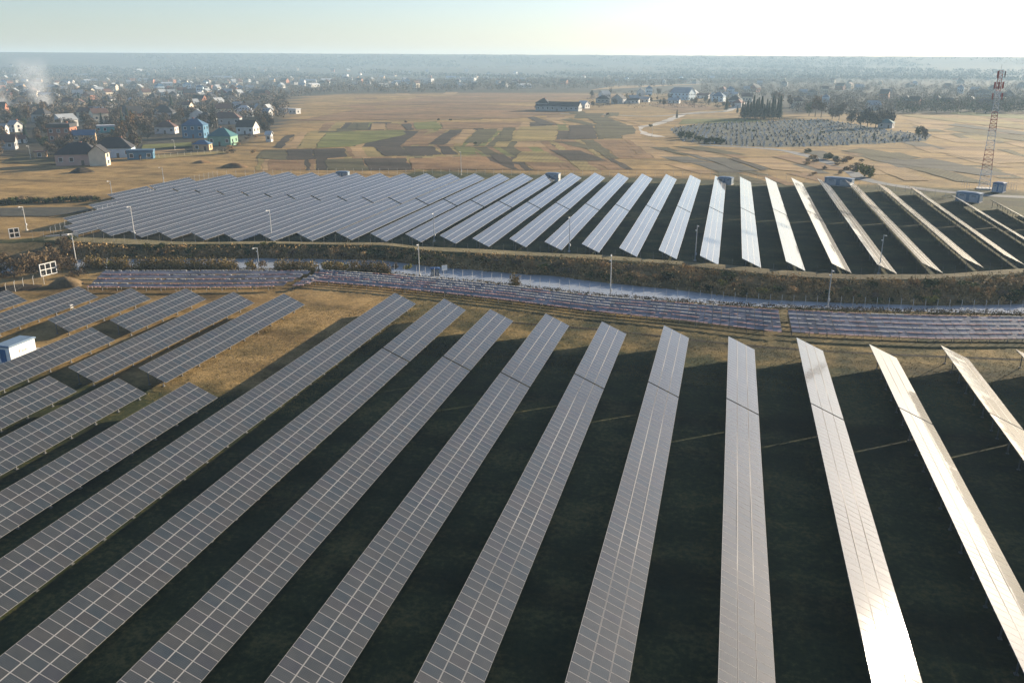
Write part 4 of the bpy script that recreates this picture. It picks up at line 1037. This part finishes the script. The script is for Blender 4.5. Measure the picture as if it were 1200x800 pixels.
s = MB(); s.box((-.9, -Lc / 2 - .03, 1.4), (.6, .05, 1.2)); part('side_panel', s, M['wall_blue'], t)
s = MB()
# small worn red signs, too blurred to read
for k, (y, z, a, b2) in enumerate(((-.55, 1.55, .08, .42), (-.42, 1.72, .22, .07), (-.42, 1.56, .16, .07), (-.1, 1.46, .07, .26), (.12, 1.46, .07, .26), (.02, 1.36, .2, .06), (.32, 1.5, .07, .34), (.52, 1.52, .22, .07), (.52, 1.38, .22, .07))):
    s.box((1.262, y * 1.3, z), (.02, a * 1.3, b2))
part('lettering', s, mat('faded_red', (.55, .22, .18), .7, .2, 4), t)
for px, py, w, d, h, wl, rf, lb in ((402, 209.5, 4.6, 2.6, 2.5, 'roof_blue', 'roof_blue', 'blue transformer kiosk behind the left part of the far field'), (648, 212, 5, 2.6, 2.7, 'pole_grey', 'roof_blue', 'pale grey kiosk in the middle of the far field edge'), (850, 216, 5, 2.6, 2.4, 'roof_blue', 'roof_blue', 'low blue kiosk behind the far field, right of the middle'), (983, 217.5, 9.5, 3, 2.6, 'roof_blue', 'roof_blue', 'long blue kiosk beside the willow bush'), (1135, 236, 7, 3, 2.7, 'roof_blue', 'roof_blue', 'blue kiosk in front of the road near the mast'), (1170, 225, 3.4, 3, 3.0, 'wall_blue', 'navy_blue', 'small bright blue cabin right of the mast foot')):
    p = at(px, py); kiosk((p[0], p[1], 0), face_cam(p, -.3), w, d, h, M[wl], M[rf], lb)
p = at(510, 323); t = kiosk((p[0], p[1], 0), face_cam(p), 1.7, 1.2, 1.5, M['navy_blue'], M['navy_blue'], 'small dark blue cabinet on the near canal bank', 'cabinet', 'cabinet', .12)
p = at(521, 321); t = thing('notice_board', 'small white board beside the dark blue canal cabinet', 'board', (p[0], p[1], 0), face_cam(p, .4))
s = MB(); s.box((0, 0, 1.3), (1.2, .08, 1.1)); part('panel', s, M['white'], t)
for sx in (-.5, .5):
    s = MB(); s.box((sx, .06, .9), (.08, .06, 1.8)); part('post', s, M['steel'], t)
p = at(84, 364); t = thing('inverter_box', 'small white inverter box under the left solar arrays', 'box', (p[0], p[1], 0), 0)
s = MB(); s.box((0, 0, .75), (.3, .6, .5)); part('body', s, M['concrete'], t); s = MB(); s.box((0, 0, 1.05), (.4, .7, .06)); part('lid', s, M['pole_grey'], t)
for sy in (-.3, .3):
    s = MB(); s.box((0, sy * .7, .25), (.08, .08, .5)); part('leg', s, M['steel'], t)

# ------------------------------------------------------------------ poles
def hgt(px, py, pt):
    b = at(px, py); lo, hi = 0, 60
    for _ in range(40):
        mid = (lo + hi) / 2
        if pj(b + [0, 0, mid])[1] > pt: lo = mid
        else: hi = mid
    return lo
def lamp_pole(px, py, pt, m, label, turn=0.0):
    b = at(px, py); h = hgt(px, py, pt); z0 = hz(b[0], b[1])
    t = thing('light_pole', label, 'light pole', (b[0], b[1], z0), turn, None)
    h -= z0
    s = MB(); s.box((0, 0, .15), (.5, .5, .3)); part('footing', s, M['concrete'], t)
    s = MB(); s.tube((0, 0, .2), (0, 0, h), .105, .065, 8); part('pole', s, M[m], t)
    s = MB(); s.tube((0, 0, h - .15), (0, -1.0, h + .05), .045, .04, 6); ar = part('arm', s, M[m], t)
    s = MB(); s.box((0, -1.15, h + .02), (.3, .55, .13), top=.7); part('lamp_head', s, M['pole_white'], ar)
    s = MB(); s.box((.16, 0, 1.6), (.25, .35, .5)); part('junction_box', s, M['pole_grey'], t)
    s = MB(); s.box((-.18, 0, h * .86), (.3, .16, .16)); part('security_camera', s, M['white'], t)
for a in ((90.9,316,273.5,'pole_white','tall white light pole at the left end of the canal'), (31.5,270,242,'pole_white','white light pole in the left meadow by the small gate frame'), (158.4,281,242,'pole_white','white light pole in front of the leftmost far arrays'), (318.9,282,246,'pole_white','white light pole standing before the left far arrays'), (491.5,320,286,'pole_white','white light pole beside the dark blue canal cabinet'), (303.5,313,290,'pole_grey','short grey pole on the canal bank'), (509,283,250,'pole_grey','dark grey light pole before the far arrays, above the canal cabinet'), (667,295,254,'pole_grey','grey light pole before the middle of the far arrays'), (814.3,306,264,'pole_grey','grey light pole before the far arrays, right of the middle'), (715,346,298,'pole_white','pale light pole on the near canal bank by the middle'), (969.5,361,316,'pole_grey','grey light pole on the near canal bank at the right'), (1029.5,321,275,'pole_grey','grey light pole before the rightmost far arrays'), (540.5,205,178,'pole_white','thin pale pole behind the middle of the far arrays'), (132.5,236.5,212,'pole_grey','thin grey pole at the left corner of the far arrays'), (192,214,196,'pole_grey','thin grey pole behind the left corner of the far arrays'), (764,160,148,'pole_white','thin white pole at the gravel road bend'), (36,186,171,'pole_white','leaning pale pole left of the orange shed'), (205,176,164,'concrete','pale concrete pole in the village meadow')):
    lamp_pole(*a, turn=random.uniform(-.4, .4))

# ------------------------------------------------------------------ fences
def fence(P, step, h, label, m='pole_grey', wires=5, r=.035):
    P = np.array(P); t_ = np.r_[0, np.cumsum(np.hypot(*np.diff(P, axis=0).T))]; n = min(100, max(2, int(t_[-1] / step)))
    tt = np.linspace(0, t_[-1], n); Q = np.stack([np.interp(tt, t_, P[:, 0]), np.interp(tt, t_, P[:, 1])], 1); o = Q[0]
    t = thing('wire_fence', label, 'fence', (o[0], o[1], 0))
    s = MB(); s.tube((0, 0, -.3), (0, 0, h), r, r, 5); s.tube((0, 0, h), (0, .25, h + .3), r * .8, r * .8, 5); me = s.mesh('post', [M[m]])
    for q in Q: link('post', me, t, (q[0] - o[0], q[1] - o[1], hz(q[0], q[1])))
    s = MB()
    for a, b2 in zip(Q[:-1], Q[1:]):
        za, zb3 = hz(a[0], a[1]), hz(b2[0], b2[1])
        for k in range(wires):
            z = .15 + (h - .2) * k / (wires - 1); s.tube((a[0] - o[0], a[1] - o[1], za + z), (b2[0] - o[0], b2[1] - o[1], zb3 + z), .007, .007, 3, cap=False)
    part('wire', s, M['steel'], t)
fx = np.arange(-160, 98, 3.0)
fence(np.stack([fx, yt(fx) + .1], 1), 2.7, 2.1, 'long wire fence along the front of the far solar field', 'steel', 5, .025)
fx = np.arange(-60, 84, 3.0)
fence(np.stack([fx, yb(fx) - .9], 1), 2.0, 2.0, 'wire fence with pale posts on the near canal bank right of the cabinet', 'pole_white')
fx = np.arange(-132, -61, 3.0)
fence(np.stack([fx, yb(fx) - .9], 1), 2.4, 1.8, 'wire fence on the near canal bank left of the cabinet', 'pole_grey')
fence([at(x, y)[:2] for x, y in ((60,276),(100,258),(160,237),(200,219),(255,207))], 2.8, 2.0, 'wire fence up the left side of the far solar field', 'pole_grey')
fence([at(x, y)[:2] for x, y in ((255,207),(400,204),(600,205.5),(800,208),(960,213),(1120,233))], 3.4, 2.0, 'wire fence along the back of the far solar field', 'pole_grey')
fence([at(x, y)[:2] for x, y in ((8,345),(30,338),(52,333))], 1.6, 1.9, 'short wire fence before the left thicket', 'pole_white', 9)
fence([at(x, y)[:2] for x, y in ((165,188),(200,184),(262,179))], 3.0, 1.6, 'village garden fence right of the blue outbuilding', 'pole_white', 4)

def gate(px0, py0, px1, py1, h, cols, label):
    a, b2 = at(px0, py0)[:2], at(px1, py1)[:2]; d = b2 - a; w = float(np.hypot(*d))
    t = thing('gate', label, 'gate', (a[0], a[1], 0), math.atan2(d[1], d[0]))
    s = MB()
    for k in range(cols + 1): s.box((w * k / cols, 0, h / 2 + .15), (.14, .12, h))
    for z in (.2, h * .5 + .15, h + .1):
        for k in range(cols): s.box((w * (k + .5) / cols, 0, z), (w / cols - .15, .1, .14))
    part('gate_frame', s, M['white'], t)
    for k in range(cols):
        for r_ in range(2):
            s = MB(); s.box((w * (k + .5) / cols, .02, .15 + h * (.25 + .5 * r_)), (w / cols - .3, .05, h * .5 - .3)); part('mesh_panel', s, M['dark'] if cols > 1 else M['pole_grey'], t)
    for x in (0, w):
        s = MB(); s.box((x, .14, h / 2), (.12, .12, h + .2)); part('post', s, M['steel'], t)
gate(48.5, 325, 67, 320.5, 2.5, 3, 'white framed gate with six dark panels by the left thicket')
gate(12, 280, 23.5, 278.5, 2.4, 2, 'small white framed gate in the left meadow')
t = thing('concrete_wall', 'pale low concrete wall at the left end of the track', 'wall', tuple(at(72, 281.5)))
s = MB(); d0 = at(54, 283) - at(72, 281.5); d1 = at(92, 279) - at(72, 281.5)
for a, b2 in ((d0, d0 * .05), (d1 * .05, d1)):
    c = (a + b2) / 2; s.box((c[0], c[1], .7), (float(np.hypot(*(b2 - a)[:2])), .3, 1.4), math.atan2((b2 - a)[1], (b2 - a)[0]))
part('wall_panel', s, M['concrete'], t)

def mound(px, py, w, d, h, m, label):
    p = at(px, py); n, k = 22, 7; v, f = [], []
    ph = [random.uniform(0, 6) for _ in range(4)]
    for j in range(k):
        t_ = j / (k - 1); rr = 1 - t_
        for i in range(n):
            a = 6.2832 * i / n; e = 1 + .16 * math.sin(2 * a + ph[0]) + .1 * math.sin(5 * a + ph[1]) + .05 * math.sin(9 * a + ph[2])
            v.append((w / 2 * rr * e * math.cos(a), d / 2 * rr * e * math.sin(a), h * (1 - rr ** 1.7) * (1 + .12 * math.sin(4 * a + ph[3]) * rr) - .05))
    for j in range(k - 1):
        for i in range(n): f.append((j * n + i, j * n + (i + 1) % n, (j + 1) * n + (i + 1) % n, (j + 1) * n + i))
    me = bpy.data.meshes.new('earth_mound'); me.from_pydata(v, [], f); me.materials.append(m); me.polygons.foreach_set('use_smooth', [True] * len(f))
    tag(link('earth_mound', me, None, (p[0], p[1], 0), (0, 0, face_cam(p))), label, 'mound')
mound(78, 334, 6.5, 5, 1.7, M['soil'], 'sandy mound of dug earth beside the white gate')
mound(96, 202, 11, 7, 2.0, F['dark'], 'dark heap of earth in the left meadow')
mound(275, 196, 12, 8, 1.8, F['rust'], 'brown weedy mound by the far field corner')
mound(236, 191, 9, 5, 1.2, F['rust'], 'low reddish rubble mound below the green house')
mound(20, 338, 10, 5, .8, F['dark'], 'dark low heap at the left edge below the thicket')  # low mound in the same dark colour as the ploughed plots

# ------------------------------------------------------------------ radio mast
mp = at(1153, 221.5); mh = hgt(1153, 221.5, 83)
t = thing('radio_mast', 'tall red and white lattice radio mast', 'radio mast', (mp[0], mp[1], 0), face_cam(mp, .5))
t.rotation_euler = (0, R(-1.6), face_cam(mp, .0))
def hw(z): return 1.75 - (1.75 - .62) * min(1, z / (mh * .82))
lv = [0, .17, .34, .5, .66, .83, 1.0]
for k in range(6):
    s = MB(); z0, z1 = mh * lv[k], mh * lv[k + 1]; nb = 4 if k < 3 else 5
    for q in range(nb):
        za, zb3 = z0 + (z1 - z0) * q / nb, z0 + (z1 - z0) * (q + 1) / nb; a, b2 = hw(za), hw(zb3)
        ca_ = [(-a, -a, za), (a, -a, za), (a, a, za), (-a, a, za)]; cb = [(-b2, -b2, zb3), (b2, -b2, zb3), (b2, b2, zb3), (-b2, b2, zb3)]
        for i in range(4):
            j = (i + 1) % 4
            s.tube(ca_[i], cb[i], .10, n=5); s.tube(ca_[i] if q % 2 else ca_[j], cb[j] if q % 2 else cb[i], .05, n=4); s.tube(cb[i], cb[j], .05, n=4)
    part('lattice_section', s, M['mast_white'] if k % 2 == 0 else M['mast_red'], t)
for i, (z, a) in enumerate(((.97, 0), (.97, 2.1), (.97, 4.2), (.88, .5), (.88, 2.6), (.88, 4.7), (.79, .2), (.79, 3.3))):
    s = MB(); r_ = hw(mh * z) + .75; s.box((r_ * math.cos(a), r_ * math.sin(a), mh * z), (.35, .5, 2.2), a); s.tube((hw(mh * z) * math.cos(a), hw(mh * z) * math.sin(a), mh * z), (r_ * math.cos(a), r_ * math.sin(a), mh * z), .05, n=4)
    part('antenna', s, mat('antenna_%d' % i, (.16, .12, .11), .6, .1, 1) if i < 2 else M['mast_red'], t)
s = MB(); s.box((0, 0, mh * .775), (2.6, 2.6, .12)); part('platform', s, M['steel'], t)
s = MB(); s.tube((0, 0, mh), (0, 0, mh + 2.0), .05, .03, 5); part('lightning_rod', s, M['steel'], t)
s = MB(); s.box((0, 0, .2), (4.6, 4.6, .4)); part('footing', s, M['concrete'], t)
fp = [(mp[0] + dx, mp[1] + dy) for dx, dy in ((-6, -5), (9, -5), (9, 6), (-6, 6), (-6, -5))]
fence(fp, 3.0, 2.0, 'square wire fence round the foot of the mast', 'pole_grey', 5)

# ------------------------------------------------------------------ smoke
def smoke(px, py, ph, w0, w1, label, dens):
    p = at(px, py); h = hgt(px, py, ph); n, k = 14, 9; v, f = [], []
    for j in range(k):
        t_ = j / (k - 1); w = w0 + (w1 - w0) * t_; ox = -9 * t_
        for i in range(n):
            a = 6.2832 * i / n; v.append((ox + w / 2 * math.cos(a), w / 2 * math.sin(a), h * t_ + .5))
    for j in range(k - 1):
        for i in range(n): f.append((j * n + i, j * n + (i + 1) % n, (j + 1) * n + (i + 1) % n, (j + 1) * n + i))
    f.append(tuple(range(n - 1, -1, -1))); f.append(tuple((k - 1) * n + i for i in range(n)))
    me = bpy.data.meshes.new('smoke'); me.from_pydata(v, [], f)
    m = bpy.data.materials.new('smoke'); m.use_nodes = True; nt = m.node_tree; nt.nodes.remove(nt.nodes['Principled BSDF'])
    vol = nt.nodes.new('ShaderNodeVolumePrincipled'); vol.inputs['Color'].default_value = (.86, .9, .95, 1); vol.inputs['Anisotropy'].default_value = .3
    tc = nt.nodes.new('ShaderNodeTexCoord'); n_ = noise_node(nt, tc.outputs['Object'], .09, 4, .6)
    sx = nt.nodes.new('ShaderNodeSeparateXYZ'); nt.links.new(tc.outputs['Object'], sx.inputs[0])
    mr = nt.nodes.new('ShaderNodeMapRange'); mr.inputs['From Min'].default_value = 0; mr.inputs['From Max'].default_value = h; mr.inputs['To Min'].default_value = dens; mr.inputs['To Max'].default_value = 0
    nt.links.new(sx.outputs[2], mr.inputs['Value'])
    m2 = nt.nodes.new('ShaderNodeMapRange'); m2.inputs['From Min'].default_value = .34; m2.inputs['From Max'].default_value = .66; nt.links.new(n_, m2.inputs['Value'])
    # thin out towards the side of the plume
    def mth(op, a, b=None, c=None):
        q = nt.nodes.new('ShaderNodeMath'); q.operation = op
        for i_, v_ in enumerate((a, b, c)):
            if v_ is None: continue
            if isinstance(v_, (int, float)): q.inputs[i_].default_value = v_
            else: nt.links.new(v_, q.inputs[i_])
        return q.outputs[0]
    zt_ = mth('DIVIDE', sx.outputs[2], h); xo = mth('MULTIPLY_ADD', zt_, 9.0, sx.outputs[0])
    r2 = mth('ADD', mth('MULTIPLY', xo, xo), mth('MULTIPLY', sx.outputs[1], sx.outputs[1])); rw_ = mth('MULTIPLY_ADD', zt_, (w1 - w0) / 2, w0 / 2)
    edge = mth('MAXIMUM', mth('SUBTRACT', 1.0, mth('DIVIDE', r2, mth('MULTIPLY', rw_, rw_))), 0.0)
    soft_n = mth('MULTIPLY', m2.outputs[0], mth('MULTIPLY', edge, edge))
    ml = nt.nodes.new('ShaderNodeMath'); ml.operation = 'MULTIPLY'; nt.links.new(mr.outputs[0], ml.inputs[0]); nt.links.new(soft_n, ml.inputs[1])
    nt.links.new(ml.outputs[0], vol.inputs['Density']); nt.links.new(vol.outputs[0], nt.nodes['Material Output'].inputs['Volume'])
    me.materials.append(m)
    tag(link('smoke', me, None, (p[0], p[1], 0), (0, 0, 0)), label, 'smoke', None, 'stuff')
smoke(53, 130, 66, 20, 44, 'pale bluish smoke plume rising from the village', .13)
smoke(4, 133, 92, 18, 34, 'bluish smoke at the left picture edge', .15)

# ------------------------------------------------------------------ haze
hm = bpy.data.materials.new('haze'); hm.use_nodes = True; nt = hm.node_tree; nt.nodes.remove(nt.nodes['Principled BSDF'])
vol = nt.nodes.new('ShaderNodeVolumePrincipled'); vol.inputs['Color'].default_value = (.56, .79, 1.0, 1); vol.inputs['Density'].default_value = HAZE_D if 'HAZE_D' in globals() else 1.75e-4; vol.inputs['Anisotropy'].default_value = 0.08
nt.links.new(vol.outputs[0], nt.nodes['Material Output'].inputs['Volume'])
s = MB(); ext = max(abs(X).max(), abs(Y).max()) + 40; s.box((0, 0, 49), (2 * ext, 2 * ext, 106))
tag(link('haze', s.mesh('haze', [hm])), 'thin bluish evening haze over the plain', None, None, 'stuff')

# ------------------------------------------------------------------ light, camera, render
SUN_AZ, SUN_EL = R(35.5), R(13.3)
w = bpy.data.worlds.new('World'); scene.world = w; w.use_nodes = True; nt = w.node_tree
bg = nt.nodes['Background']; sky = nt.nodes.new('ShaderNodeTexSky'); sky.sky_type = 'NISHITA'; sky.sun_disc = False
sky.sun_elevation = SUN_EL; sky.sun_rotation = SUN_AZ; sky.altitude = 200; sky.air_density = 1.0; sky.dust_density = 0.75; sky.ozone_density = 3.0
hs = nt.nodes.new('ShaderNodeHueSaturation'); hs.inputs['Saturation'].default_value = .9; nt.links.new(sky.outputs[0], hs.inputs['Color']); tint = mix_node(nt, 1.0, hs.outputs[0], (1.0, .965, 1.035), 'MULTIPLY'); nt.links.new(tint, bg.inputs['Color']); bg.inputs['Strength'].default_value = .06
sl = bpy.data.lights.new('sun', 'SUN'); sl.energy = 4.9; sl.angle = R(.53); sl.color = (1.0, .84, .62)
so = bpy.data.objects.new('sun', sl); col.objects.link(so)
sd = Vector((math.sin(SUN_AZ) * math.cos(SUN_EL), math.cos(SUN_AZ) * math.cos(SUN_EL), math.sin(SUN_EL)))
so.rotation_euler = sd.to_track_quat('Z', 'Y').to_euler(); so.location = sd * 300
cd = bpy.data.cameras.new('camera'); co = bpy.data.objects.new('camera', cd); col.objects.link(co); scene.camera = co
co.location = (0, 0, CAMH); co.rotation_euler = (math.pi / 2 - PITCH, 0, YAW)
cd.sensor_fit = 'HORIZONTAL'; cd.sensor_width = 36; cd.lens = FPX / 1200 * 36; cd.clip_start = .5; cd.clip_end = 20000
vs = scene.view_settings; vs.view_transform = 'Standard'; vs.look = 'None'; vs.exposure = 1.55; vs.gamma = 1; vs.use_curve_mapping = False
scene.render.engine = 'CYCLES'; cy = scene.cycles
cy.use_denoising = True; cy.max_bounces = 5; cy.diffuse_bounces = 2; cy.glossy_bounces = 3; cy.volume_bounces = 1; cy.transparent_max_bounces = 6
cy.sample_clamp_indirect = 8; cy.volume_step_rate = 2.0
